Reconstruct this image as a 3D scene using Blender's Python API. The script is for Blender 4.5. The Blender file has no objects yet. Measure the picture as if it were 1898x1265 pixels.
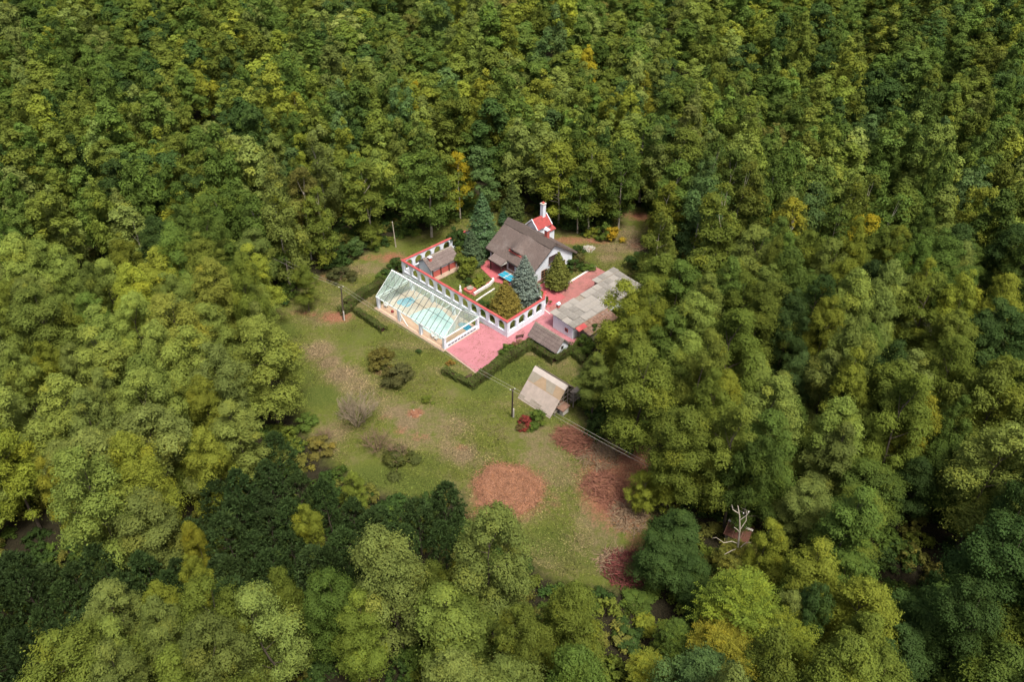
import bpy, bmesh, math, random
import numpy as np
from mathutils import Vector, Matrix

# ------------------------------------------------------------------ camera, sky, sun, exposure
scene = bpy.context.scene
COL = scene.collection
PITCH, FPX, CAMH = math.radians(38), 1476.0, 70.0
cam_data = bpy.data.cameras.new('camera')
cam_data.lens = 36.0 * FPX / 1898.0
cam_data.sensor_width = 36.0
cam_data.clip_end = 4000.0
cam = bpy.data.objects.new('camera', cam_data)
COL.objects.link(cam)
cam.location = (0, 0, CAMH)
cam.rotation_euler = (math.radians(90) - PITCH, 0, 0)
scene.camera = cam

SUN_EL, SUN_AZ = math.radians(64), math.radians(150)      # azimuth measured from +Y towards +X
world = bpy.data.worlds.new('World')
scene.world = world
world.use_nodes = True
wn = world.node_tree.nodes
sky = wn.new('ShaderNodeTexSky')
sky.sky_type = 'NISHITA'
sky.sun_disc = False
sky.sun_elevation = SUN_EL
sky.sun_rotation = SUN_AZ
sky.air_density = 0.7
sky.dust_density = 7.0
sky.ozone_density = 0.6
wn['Background'].inputs['Strength'].default_value = 0.11
world.node_tree.links.new(sky.outputs[0], wn['Background'].inputs['Color'])
sun_d = bpy.data.lights.new('sun', 'SUN')
sun_d.energy = 2.3
sun_d.angle = math.radians(11)
sun_d.color = (1.0, 0.95, 0.86)
sun = bpy.data.objects.new('sun', sun_d)
COL.objects.link(sun)
sdir = Vector((math.sin(SUN_AZ) * math.cos(SUN_EL), math.cos(SUN_AZ) * math.cos(SUN_EL), math.sin(SUN_EL)))
sun.rotation_euler = sdir.to_track_quat('Z', 'Y').to_euler()
sun.location = (40, 40, 120)
scene.view_settings.view_transform = 'Standard'
scene.view_settings.look = 'None'
scene.view_settings.exposure = 1.0
scene.view_settings.gamma = 1.0
scene.view_settings.use_curve_mapping = False
scene.render.engine = 'CYCLES'
scene.cycles.max_bounces = 8
scene.cycles.transparent_max_bounces = 16

# ------------------------------------------------------------------ surveying helpers
_fw = np.array([0, math.cos(PITCH), -math.sin(PITCH)])
_up = np.array([0, math.sin(PITCH), math.cos(PITCH)])
def at(x, y, z=0.0):
    """place in the world (metres) of a photo point known to lie at height z"""
    d = _fw * FPX + np.array([1., 0, 0]) * (x - 949) + _up * (632.5 - y)
    return np.array([0, 0, CAMH]) + d * ((z - CAMH) / d[2])
def pr(p):
    q = np.asarray(p, float) - np.array([0, 0, CAMH])
    dep = q @ _fw
    return np.stack([949 + FPX * q[..., 0] / dep, 632.5 - FPX * (q @ _up) / dep], -1)
def inpoly(pts, poly):
    pts = np.atleast_2d(pts); x, y = pts[:, 0], pts[:, 1]
    r = np.zeros(len(pts), bool); n = len(poly)
    for i in range(n):
        x0, y0 = poly[i]; x1, y1 = poly[(i + 1) % n]
        c = ((y0 > y) != (y1 > y)) & (x < (x1 - x0) * (y - y0) / (y1 - y0 + 1e-12) + x0)
        r ^= c
    return r
Z1 = lambda x, y: (680 + x / 3.72, 360 + y / 3.72)
Z2 = lambda x, y: (690 + x / 6.66, 470 + y / 6.66)
Z5 = lambda x, y: (860 + x / 7.906, 480 + y / 7.906)
Z6 = lambda x, y: (960 + x / 6.02, 480 + y / 6.02)
Z7 = lambda x, y: (800 + x / 6.327, 620 + y / 6.327)
Z8 = lambda x, y: (540 + x / 5.27, 400 + y / 5.27)
def at1(x, y, z=0.): return at(*Z1(x, y), z)
def at2(x, y, z=0.): return at(*Z2(x, y), z)
def at6(x, y, z=0.): return at(*Z6(x, y), z)
def at7(x, y, z=0.): return at(*Z7(x, y), z)
def at8(x, y, z=0.): return at(*Z8(x, y), z)

# ------------------------------------------------------------------ object helpers
def tag(o, label=None, cat=None, group=None, kind=None):
    if label: o['label'] = label
    if cat: o['category'] = cat
    if group: o['group'] = group
    if kind: o['kind'] = kind
    return o
def empty(name, loc, rz=0.0, label=None, cat=None, group=None):
    o = bpy.data.objects.new(name, None)
    o.empty_display_size = 0.3
    COL.objects.link(o)
    o.location = (float(loc[0]), float(loc[1]), float(loc[2]) if len(loc) > 2 else 0.0)
    o.rotation_euler = (0, 0, rz)
    return tag(o, label, cat, group)
def link(name, me, parent=None, loc=(0, 0, 0), rot=None, scale=None):
    o = bpy.data.objects.new(name, me)
    COL.objects.link(o)
    o.location = loc
    if rot is not None: o.rotation_euler = rot
    if scale is not None: o.scale = scale
    if parent: o.parent = parent
    return o
class MB:
    def __init__(s): s.v = []; s.f = []; s.sm = False
    def add(s, vs, fs):
        n = len(s.v); s.v += [tuple(map(float, p)) for p in vs]; s.f += [tuple(i + n for i in f) for f in fs]; return s
    def box(s, x0, x1, y0, y1, z0, z1):
        return s.add([(x0, y0, z0), (x1, y0, z0), (x1, y1, z0), (x0, y1, z0), (x0, y0, z1), (x1, y0, z1), (x1, y1, z1), (x0, y1, z1)],
                     [(0, 3, 2, 1), (4, 5, 6, 7), (0, 1, 5, 4), (1, 2, 6, 5), (2, 3, 7, 6), (3, 0, 4, 7)])
    def hexa(s, a):   # 8 points, bottom 4 ccw then top 4
        return s.add(a, [(0, 3, 2, 1), (4, 5, 6, 7), (0, 1, 5, 4), (1, 2, 6, 5), (2, 3, 7, 6), (3, 0, 4, 7)])
    def prism(s, poly, axis, a, b):   # poly of 2d points extruded along axis 0 / 1 / 2
        n = len(poly)
        def P(q, t):
            return {0: (t, q[0], q[1]), 1: (q[0], t, q[1]), 2: (q[0], q[1], t)}[axis]
        vs = [P(q, a) for q in poly] + [P(q, b) for q in poly]
        fs = [tuple(range(n))[::-1], tuple(range(n, 2 * n))] + [(i, (i + 1) % n, n + (i + 1) % n, n + i) for i in range(n)]
        return s.add(vs, fs)
    def tube(s, p, q, r0, r1=None, n=6):
        r1 = r0 if r1 is None else r1
        p, q = Vector(p), Vector(q); d = (q - p)
        if d.length < 1e-6: return s
        d.normalize(); a = d.orthogonal().normalized(); b = d.cross(a)
        vs = []
        for c, r in ((p, r0), (q, r1)):
            for i in range(n):
                t = 2 * math.pi * i / n; vs.append(c + a * (r * math.cos(t)) + b * (r * math.sin(t)))
        return s.add(vs, [(i, (i + 1) % n, n + (i + 1) % n, n + i) for i in range(n)] + [tuple(range(n))[::-1], tuple(range(n, 2 * n))])
    def lathe(s, prof, n=12, c=(0, 0)):
        m = len(prof); vs = []
        for r, z in prof:
            for i in range(n):
                t = 2 * math.pi * i / n; vs.append((c[0] + r * math.cos(t), c[1] + r * math.sin(t), z))
        fs = [(j * n + i, j * n + (i + 1) % n, (j + 1) * n + (i + 1) % n, (j + 1) * n + i) for j in range(m - 1) for i in range(n)]
        fs += [tuple(range(n))[::-1], tuple((m - 1) * n + i for i in range(n))]
        return s.add(vs, fs)
    def mesh(s, name, mat=None, fix=True, bevel=0.0):
        me = bpy.data.meshes.new(name); me.from_pydata(s.v, [], s.f)
        if fix or bevel:
            bm = bmesh.new(); bm.from_mesh(me)
            bmesh.ops.recalc_face_normals(bm, faces=bm.faces)
            if bevel:
                bmesh.ops.bevel(bm, geom=list(bm.edges), offset=bevel, segments=1, affect='EDGES', clamp_overlap=True)
            bm.to_mesh(me); bm.free()
        if mat: me.materials.append(mat)
        me.update()
        return me
    def build(s, name, mat, parent=None, loc=(0, 0, 0), rot=None, fix=True, bevel=0.0):
        return link(name, s.mesh(name, mat, fix, bevel), parent, loc, rot)
def npmesh(name, V, Q, mat=None, attrs=None, smooth=False):
    """mesh from numpy verts (n,3) and faces (m,k)"""
    me = bpy.data.meshes.new(name); V = np.asarray(V, np.float32); Q = np.asarray(Q, np.int32); k = Q.shape[1]
    me.vertices.add(len(V)); me.vertices.foreach_set('co', V.ravel())
    me.loops.add(Q.size); me.loops.foreach_set('vertex_index', Q.ravel())
    me.polygons.add(len(Q)); me.polygons.foreach_set('loop_start', np.arange(0, Q.size, k, dtype=np.int32))
    me.polygons.foreach_set('loop_total', np.full(len(Q), k, np.int32))
    if smooth: me.polygons.foreach_set('use_smooth', np.ones(len(Q), bool))
    for an, arr in (attrs or {}).items():
        arr = np.asarray(arr, np.float32)
        if arr.ndim == 1:
            a = me.attributes.new(an, 'FLOAT', 'POINT'); a.data.foreach_set('value', arr)
        else:
            a = me.attributes.new(an, 'FLOAT_COLOR', 'POINT'); a.data.foreach_set('color', arr.ravel())
    if mat: me.materials.append(mat)
    me.update(calc_edges=True)
    return me

# ------------------------------------------------------------------ materials
def newmat(name):
    m = bpy.data.materials.new(name); m.use_nodes = True
    nt = m.node_tree; return m, nt, nt.nodes, nt.links, nt.nodes['Principled BSDF']
def mat(name, c, c2=None, scale=3.0, rough=0.8, bump=0.0, bscale=None, stretch=None, spec=0.3, detail=6, metal=0.0, c3=None, s3=0.6, w3=0.5):
    """two-tone noise material; c3 adds a large stain layer"""
    m, nt, N, L, b = newmat(name)
    b.inputs['Roughness'].default_value = rough
    b.inputs['Specular IOR Level'].default_value = spec
    b.inputs['Metallic'].default_value = metal
    tc = N.new('ShaderNodeTexCoord'); mp = N.new('ShaderNodeMapping')
    L.new(tc.outputs['Object'], mp.inputs[0])
    if stretch: mp.inputs['Scale'].default_value = stretch
    c2 = c2 or tuple(x * 0.7 for x in c)
    n = N.new('ShaderNodeTexNoise'); n.inputs['Scale'].default_value = scale; n.inputs['Detail'].default_value = detail; n.inputs['Roughness'].default_value = 0.65
    L.new(mp.outputs[0], n.inputs['Vector'])
    r = N.new('ShaderNodeValToRGB'); r.color_ramp.elements[0].position = 0.32; r.color_ramp.elements[1].position = 0.68
    r.color_ramp.elements[0].color = (*c2, 1); r.color_ramp.elements[1].color = (*c, 1)
    L.new(n.outputs['Fac'], r.inputs[0]); out = r.outputs[0]
    if c3:
        n3 = N.new('ShaderNodeTexNoise'); n3.inputs['Scale'].default_value = s3; n3.inputs['Detail'].default_value = 7; n3.inputs['Roughness'].default_value = 0.7
        L.new(tc.outputs['Object'], n3.inputs['Vector'])
        r3 = N.new('ShaderNodeValToRGB'); r3.color_ramp.elements[0].position = 0.5; r3.color_ramp.elements[1].position = 0.7
        r3.color_ramp.elements[0].color = (0, 0, 0, 1); r3.color_ramp.elements[1].color = (w3, w3, w3, 1)
        L.new(n3.outputs['Fac'], r3.inputs[0])
        mx = N.new('ShaderNodeMix'); mx.data_type = 'RGBA'
        L.new(r3.outputs[0], mx.inputs[0]); L.new(out, mx.inputs[6]); mx.inputs[7].default_value = (*c3, 1); out = mx.outputs[2]
    L.new(out, b.inputs['Base Color'])
    if bump:
        bn = N.new('ShaderNodeTexNoise'); bn.inputs['Scale'].default_value = bscale or scale * 4; bn.inputs['Detail'].default_value = 5
        L.new(mp.outputs[0], bn.inputs['Vector'])
        bp = N.new('ShaderNodeBump'); bp.inputs['Strength'].default_value = bump; bp.inputs['Distance'].default_value = 0.1
        L.new(bn.outputs['Fac'], bp.inputs['Height']); L.new(bp.outputs[0], b.inputs['Normal'])
    return m
def foliage(name, instancer=False, transl=0.3, fixed=None):
    """leaf material: tint from the object (or instance), leaf-to-leaf and spray-to-spray variation from mesh attributes"""
    m, nt, N, L, b = newmat(name)
    if fixed:
        t = N.new('ShaderNodeRGB'); t.outputs[0].default_value = (*fixed, 1); tint = t.outputs[0]
    elif instancer:
        t = N.new('ShaderNodeAttribute'); t.attribute_type = 'INSTANCER'; t.attribute_name = 'tint'; tint = t.outputs['Color']
    else:
        t = N.new('ShaderNodeObjectInfo'); tint = t.outputs['Color']
    a = N.new('ShaderNodeAttribute'); a.attribute_name = 'cv'
    y = N.new('ShaderNodeAttribute'); y.attribute_name = 'yl'
    mr = N.new('ShaderNodeMapRange'); mr.inputs[3].default_value = 0.55; mr.inputs[4].default_value = 1.45
    L.new(a.outputs['Fac'], mr.inputs[0])
    mu = N.new('ShaderNodeMix'); mu.data_type = 'RGBA'; mu.blend_type = 'MULTIPLY'; mu.inputs[0].default_value = 1.0
    L.new(tint, mu.inputs[6]); L.new(mr.outputs[0], mu.inputs[7])
    # yellowing sprays: warmer version of the same tint
    wm = N.new('ShaderNodeMix'); wm.data_type = 'RGBA'; wm.blend_type = 'MULTIPLY'; wm.inputs[0].default_value = 1.0
    L.new(mu.outputs[2], wm.inputs[6]); wm.inputs[7].default_value = (1.32, 1.15, 0.85, 1)
    mx = N.new('ShaderNodeMix'); mx.data_type = 'RGBA'
    L.new(y.outputs['Fac'], mx.inputs[0]); L.new(mu.outputs[2], mx.inputs[6]); L.new(wm.outputs[2], mx.inputs[7])
    L.new(mx.outputs[2], b.inputs['Base Color'])
    b.inputs['Roughness'].default_value = 0.7; b.inputs['Specular IOR Level'].default_value = 0.08
    tr = N.new('ShaderNodeBsdfTranslucent'); L.new(mx.outputs[2], tr.inputs['Color'])
    ms = N.new('ShaderNodeMixShader'); ms.inputs[0].default_value = transl
    L.new(b.outputs[0], ms.inputs[1]); L.new(tr.outputs[0], ms.inputs[2])
    L.new(ms.outputs[0], N['Material Output'].inputs['Surface'])
    return m

M = {}
M['leaf'] = foliage('leaf'); M['leaf_far'] = foliage('leaf_far', True)
M['needle'] = foliage('needle', transl=0.12)
M['hedge'] = foliage('hedge_leaf', transl=0.2, fixed=(0.062, 0.085, 0.022))
M['bark'] = mat('bark', (0.09, 0.072, 0.053), (0.045, 0.036, 0.027), 5, 0.9, 0.4, stretch=(1, 1, .25))
M['bark_pale'] = mat('bark_pale', (0.42, 0.38, 0.30), (0.22, 0.19, 0.15), 4, 0.9, 0.3, stretch=(1, 1, .25))
M['bark_dead'] = mat('bark_dead', (0.40, 0.36, 0.29), (0.24, 0.21, 0.165), 4, 0.9)
M['twig'] = mat('twig', (0.22, 0.155, 0.09), (0.12, 0.085, 0.055), 2, 0.9)
M['bare_twig'] = mat('bare_twig', (0.24, 0.195, 0.13), (0.15, 0.12, 0.08), 2, 0.9)
M['red_twig'] = mat('red_twig', (0.215, 0.095, 0.058), (0.12, 0.05, 0.034), 1.5, 0.9)
M['white'] = mat('white_wash', (0.65, 0.70, 0.77), (0.57, 0.61, 0.67), 1.2, 0.85, 0.1, 8, c3=(0.42, 0.42, 0.41), s3=1.1, w3=.45)
M['white_metal'] = mat('white_metal', (0.72, 0.74, 0.74), (0.62, 0.64, 0.64), 2, 0.5)
M['plinth'] = mat('plinth', (0.30, 0.17, 0.14), (0.20, 0.12, 0.10), 3, 0.9)
M['red_cap'] = mat('red_cap', (0.36, 0.062, 0.062), (0.29, 0.05, 0.05), 1.5, 0.8, 0.15, 6, c3=(0.42, 0.17, 0.12), s3=.7, w3=.6)
M['red_tile'] = mat('red_tile', (0.34, 0.062, 0.058), (0.24, 0.045, 0.042), 3, 0.8, 0.2, 5, c3=(0.12, 0.04, 0.03), s3=2.2, w3=.8)
M['brick'] = mat('brick_red', (0.42, 0.10, 0.08), (0.33, 0.08, 0.065), 5, 0.85)
M['thatch'] = mat('thatch', (0.140, 0.108, 0.095), (0.080, 0.062, 0.054), 5, 0.95, 0.6, 22, stretch=(3.0, .5, .5), c3=(0.165, 0.142, 0.13), s3=.55, w3=.7)
M['thatch_cap'] = mat('thatch_cap', (0.105, 0.083, 0.072), (0.062, 0.048, 0.041), 5, 0.95, 0.6, 22, stretch=(3.0, .5, .5))
M['shingle'] = mat('shingle', (0.16, 0.125, 0.114), (0.095, 0.074, 0.066), 4, 0.95, 0.5, 16, stretch=(2.5, .6, .6), c3=(0.21, 0.178, 0.157), s3=.8, w3=.6)
M['wood_dark'] = mat('wood_dark', (0.07, 0.035, 0.022), (0.04, 0.02, 0.014), 4, 0.8)
M['wood_brown'] = mat('wood_brown', (0.28, 0.13, 0.05), (0.18, 0.08, 0.035), 4, 0.7)
M['wood_grey'] = mat('wood_grey', (0.25, 0.22, 0.18), (0.15, 0.13, 0.10), 4, 0.9, stretch=(1, 1, .3))
M['pane'] = mat('window_pane', (0.03, 0.035, 0.04), (0.02, 0.022, 0.025), 1, 0.08, spec=.6)
M['pave'] = mat('pave_pink', (0.365, 0.150, 0.170), (0.30, 0.118, 0.135), 1.1, 0.9, 0.15, 9, c3=(0.20, 0.085, 0.08), s3=.5, w3=.75)
M['pave_drive'] = mat('pave_drive', (0.31, 0.125, 0.115), (0.235, 0.098, 0.09), .9, 0.9, 0.15, 9, c3=(0.13, 0.085, 0.07), s3=.55, w3=.8)
M['pave_red'] = mat('pave_red', (0.37, 0.095, 0.105), (0.31, 0.075, 0.085), .9, 0.85, 0.1, 9, c3=(0.28, 0.09, 0.08), s3=.5, w3=.4)
M['kerb'] = mat('kerb', (0.66, 0.63, 0.60), (0.5, 0.46, 0.43), 2, 0.9)
M['kerb_tan'] = mat('kerb_tan', (0.36, 0.27, 0.20), (0.25, 0.19, 0.14), 2, 0.9)
M['pool_floor'] = mat('pool_floor', (0.62, 0.42, 0.29), (0.54, 0.36, 0.25), 1.5, 0.7, c3=(0.60, 0.52, 0.44), s3=.5, w3=.7)
M['eternit'] = mat('roof_sheet', (0.218, 0.208, 0.186), (0.155, 0.147, 0.13), 1.3, 0.9, 0.2, 14, stretch=(1, 1, 1), c3=(0.12, 0.11, 0.09), s3=.8, w3=.7)
M['eternit_pale'] = mat('roof_sheet_pale', (0.262, 0.25, 0.225), (0.20, 0.19, 0.17), 1.3, 0.9, 0.2, 14, c3=(0.27, 0.24, 0.20), s3=.7, w3=.5)
M['rust'] = mat('rust_roof', (0.22, 0.125, 0.085), (0.12, 0.075, 0.055), 2.2, 0.95, 0.4, 9, c3=(0.27, 0.22, 0.18), s3=1.2, w3=.7)
M['rust_red'] = mat('rust_red', (0.115, 0.046, 0.03), (0.065, 0.03, 0.021), 2.0, 0.9, 0.3, 9, c3=(0.10, 0.05, 0.03), s3=.8, w3=.6)
M['barn_pale'] = mat('barn_pale', (0.335, 0.285, 0.245), (0.26, 0.22, 0.19), 1.6, 0.9, 0.15, 12, c3=(0.25, 0.215, 0.185), s3=1.1, w3=.6)
M['barn_tan'] = mat('barn_tan', (0.30, 0.22, 0.14), (0.24, 0.175, 0.11), 1.4, 0.9, 0.15, 12, c3=(0.22, 0.18, 0.13), s3=1.0, w3=.6)
M['barn_grey'] = mat('barn_grey', (0.26, 0.235, 0.185), (0.20, 0.18, 0.14), 1.6, 0.9, 0.15, 12)
M['barn_white'] = mat('barn_white', (0.43, 0.385, 0.345), (0.36, 0.32, 0.285), 1.6, 0.9, 0.1, 12)
M['blue_top'] = mat('table_blue', (0.02, 0.24, 0.34), (0.02, 0.19, 0.28), 2, 0.5)
M['metal_dark'] = mat('metal_dark', (0.05, 0.05, 0.055), (0.03, 0.03, 0.03), 3, 0.6)
M['plastic_white'] = mat('plastic_white', (0.75, 0.75, 0.72), (0.68, 0.68, 0.65), 3, 0.4)
M['stone'] = mat('stone', (0.50, 0.48, 0.43), (0.36, 0.34, 0.30), 5, 0.9)
M['soil'] = mat('chips', (0.24, 0.112, 0.062), (0.13, 0.058, 0.032), 3.2, 0.95, 0.8, 9, c3=(0.28, 0.15, 0.085), s3=.9, w3=.6)
M['chip'] = foliage('chip', transl=0.0, fixed=(0.215, 0.112, 0.070))
M['grass'] = None
M['blue_mat'] = mat('blue_liner', (0.06, 0.33, 0.46), (0.05, 0.27, 0.40), 1.2, 0.6)
M['wire'] = mat('wire', (0.30, 0.285, 0.25), (0.26, 0.24, 0.21), 1, 0.6)
M['ceramic'] = mat('insulator', (0.8, 0.8, 0.78), (0.7, 0.7, 0.68), 1, 0.4)
M['black_slot'] = mat('black_slot', (0.10, 0.10, 0.10), (0.06, 0.06, 0.06), 1, 0.9)
def glass_mat(name, tint, fac, rough=0.15):
    m, nt, N, L, b = newmat(name)
    t = N.new('ShaderNodeBsdfTransparent'); t.inputs[0].default_value = (*tint, 1)
    b.inputs['Base Color'].default_value = (0.52, 0.60, 0.57, 1); b.inputs['Roughness'].default_value = rough
    nz = N.new('ShaderNodeTexNoise'); nz.inputs['Scale'].default_value = 0.35; nz.inputs['Detail'].default_value = 4
    tc = N.new('ShaderNodeTexCoord'); L.new(tc.outputs['Object'], nz.inputs['Vector'])
    mr = N.new('ShaderNodeMapRange'); mr.inputs[1].default_value = .35; mr.inputs[2].default_value = .65
    mr.inputs[3].default_value = fac * .55; mr.inputs[4].default_value = fac * 1.45; L.new(nz.outputs['Fac'], mr.inputs[0])
    ms = N.new('ShaderNodeMixShader'); L.new(mr.outputs[0], ms.inputs[0]); L.new(t.outputs[0], ms.inputs[1]); L.new(b.outputs[0], ms.inputs[2])
    L.new(ms.outputs[0], N['Material Output'].inputs['Surface'])
    return m
M['glass'] = glass_mat('glass_roof', (0.94, 0.985, 0.965), 0.20)
M['glass_end'] = glass_mat('glass_end', (0.86, 0.95, 0.895), 0.30)
def water_mat():
    m, nt, N, L, b = newmat('pool_water')
    b.inputs['Base Color'].default_value = (0.30, 0.56, 0.60, 1); b.inputs['Roughness'].default_value = 0.12
    n = N.new('ShaderNodeTexNoise'); n.inputs['Scale'].default_value = 2.5; bp = N.new('ShaderNodeBump'); bp.inputs['Strength'].default_value = .15
    L.new(n.outputs['Fac'], bp.inputs['Height']); L.new(bp.outputs[0], b.inputs['Normal'])
    n2 = N.new('ShaderNodeTexNoise'); n2.inputs['Scale'].default_value = .35; r = N.new('ShaderNodeValToRGB')
    r.color_ramp.elements[0].color = (0.36, 0.56, 0.56, 1); r.color_ramp.elements[1].color = (0.60, 0.74, 0.74, 1)
    r.color_ramp.elements[0].position = .35; r.color_ramp.elements[1].position = .65
    tc = N.new('ShaderNodeTexCoord'); L.new(tc.outputs['Object'], n2.inputs['Vector']); L.new(n2.outputs['Fac'], r.inputs[0]); L.new(r.outputs[0], b.inputs['Base Color'])
    return m
M['water'] = water_mat()

# ------------------------------------------------------------------ ground
# what covers the ground: red soil, dry straw, lush grass (patches measured on the photo, in metres on the ground)
RED = [(943, 912, 4.0, 4.0, .95), (1140, 905, 4.0, 5.5, .95), (1185, 860, 4.0, 3.4, .9), (1160, 955, 2.8, 2.8, .7), (622, 588, 2.4, 1.5, .9),
       (727, 479, 2.2, 1.8, .75), (688, 478, 2.6, 1.4, .5), (612, 512, 3.2, 1.3, .5), (572, 582, 2.0, .8, .6), (1055, 446, 4.2, 1.4, .7), (1105, 446, 3.0, 1.2, .75),
       (1190, 402, 2.6, 1.6, .8), (1160, 395, 3, 2, .5), (770, 768, 1.0, .9, .9), (742, 800, 1.2, 1.0, .45), (778, 812, 1.6, .9, .45), (855, 828, 1.2, .7, .5), (860, 985, 4, 2.5, .8), (715, 775, 1.2, .8, .4), (1060, 800, 3, 2, .4),
       (700, 690, 1.3, .7, .5), (1215, 900, 3, 3, .7), (1050, 870, 1.5, 1., .3), (1010, 930, 2.5, 2., .4), (1185, 1010, 2, 4, .5), (555, 580, 2.5, 1, .4), (1210, 1125, 1.5, 3, .4)]
DRY = [(x, y, 1.5 + 1.1 * abs(math.sin(x * .37)), 1.4 + .9 * abs(math.sin(x * .23 + 1)), .62 + .22 * math.sin(x * .31)) for x, y in ((592, 650), (612, 672), (634, 694), (658, 712), (684, 728), (708, 745), (732, 765), (756, 785), (782, 800), (806, 818), (832, 832), (858, 842), (884, 852))] + \
      [(790, 770, 3.6, 2.2, .55), (830, 790, 3.4, 2.4, .6), (770, 815, 3.0, 2.0, .55), (1005, 812, 2.8, 1.8, .6), (1010, 850, 4, 2.4, .6), (1040, 880, 4, 3, .55), (1110, 960, 3, 3, .6), (1100, 1000, 3, 3, .5), (660, 560, 4.5, 2.6, .55), (670, 500, 5, 2, .6),
       (600, 590, 4.0, 2.4, .5), (1140, 460, 3.5, 2.0, .7), (1160, 435, 3, 3, .6), (1130, 478, 2.2, 1.2, .7), (1165, 460, 3, 1.6, .7), (620, 800, 2.2, 2.2, .6), (605, 830, 2.2, 2.4, .5), (770, 600, 2, 1.4, .3),
       (740, 590, 6, 1.2, .45), (790, 640, 5, 1.2, .45), (840, 685, 4, 1.2, .4), (1000, 650, 1, 1, .3), (985, 655, 3.5, .7, .5), (1035, 672, 2, 1.5, .5), (1060, 690, 3, 1.2, .4), (940, 750, 2, 1, .4), (990, 1050, 3, 3, .4), (1230, 1130, 2.5, 4, .6)]
LUSH = [(590, 735, 3.5, 2.4, .9), (560, 700, 3, 2, .6), (700, 885, 4.5, 2.2, .9), (770, 900, 4, 2, .8), (960, 690, 4.5, 2.6, .9), (900, 720, 4, 2.4, .7), (520, 615, 3.2, 2.6, .8), (680, 620, 4.5, 2., .5), (640, 545, 3, 1.3, .6), (680, 545, 4, 1.4, .5),
        (1000, 700, 3, 2, .8), (1090, 905, 1.8, 2.2, .9), (1020, 1010, 3.5, 3, .7), (1090, 1030, 3, 2, .6), (960, 1030, 3, 2, .5), (860, 765, 4, 2, .5), (1010, 770, 3, 1.6, .6), (1065, 465, 3, 2, .5), (1075, 490, 3.5, 1.4, .6), (745, 655, 3, 1.6, .6),
        (850, 530, 4, 3, .7), (900, 560, 4, 3, .6), (640, 640, 4, 2.4, .4), (690, 470, 4, 1.4, .4), (770, 455, 5, 2., .5), (790, 860, 3, 2, .6), (910, 610, 4, 2, .5)]
CLEAR = [(500, 585), (556, 545), (590, 520), (640, 488), (700, 462), (748, 440), (810, 428), (860, 405), (930, 395), (985, 402), (1005, 408), (1030, 432), (1080, 432), (1120, 440), (1140, 415), (1165, 382), (1200, 388),
         (1195, 425), (1172, 455), (1180, 500), (1150, 520), (1128, 540), (1112, 590), (1092, 632), (1072, 660), (1068, 700), (1062, 745), (1075, 790), (1120, 820), (1215, 845), (1235, 860), (1180, 905), (1215, 960), (1195, 1010),
         (1190, 1090), (1105, 1085), (1040, 1075), (990, 1045), (955, 985), (895, 962), (868, 960), (862, 900), (830, 885), (800, 925), (720, 915), (650, 880), (590, 830), (555, 775), (545, 720), (530, 660), (505, 620)]
CLEAR_W = [tuple(at(x, y)[:2]) for x, y in CLEAR]
def patch(X, Y, lst):
    r = np.zeros_like(X)
    for px, py, rx, ry, s in lst:
        c = at(px, py); d = np.sqrt(((X - c[0]) / rx) ** 2 + ((Y - c[1]) / ry) ** 2)
        r = np.maximum(r, s * np.clip(1.45 - d * .9, 0, 1))
    return r
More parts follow.
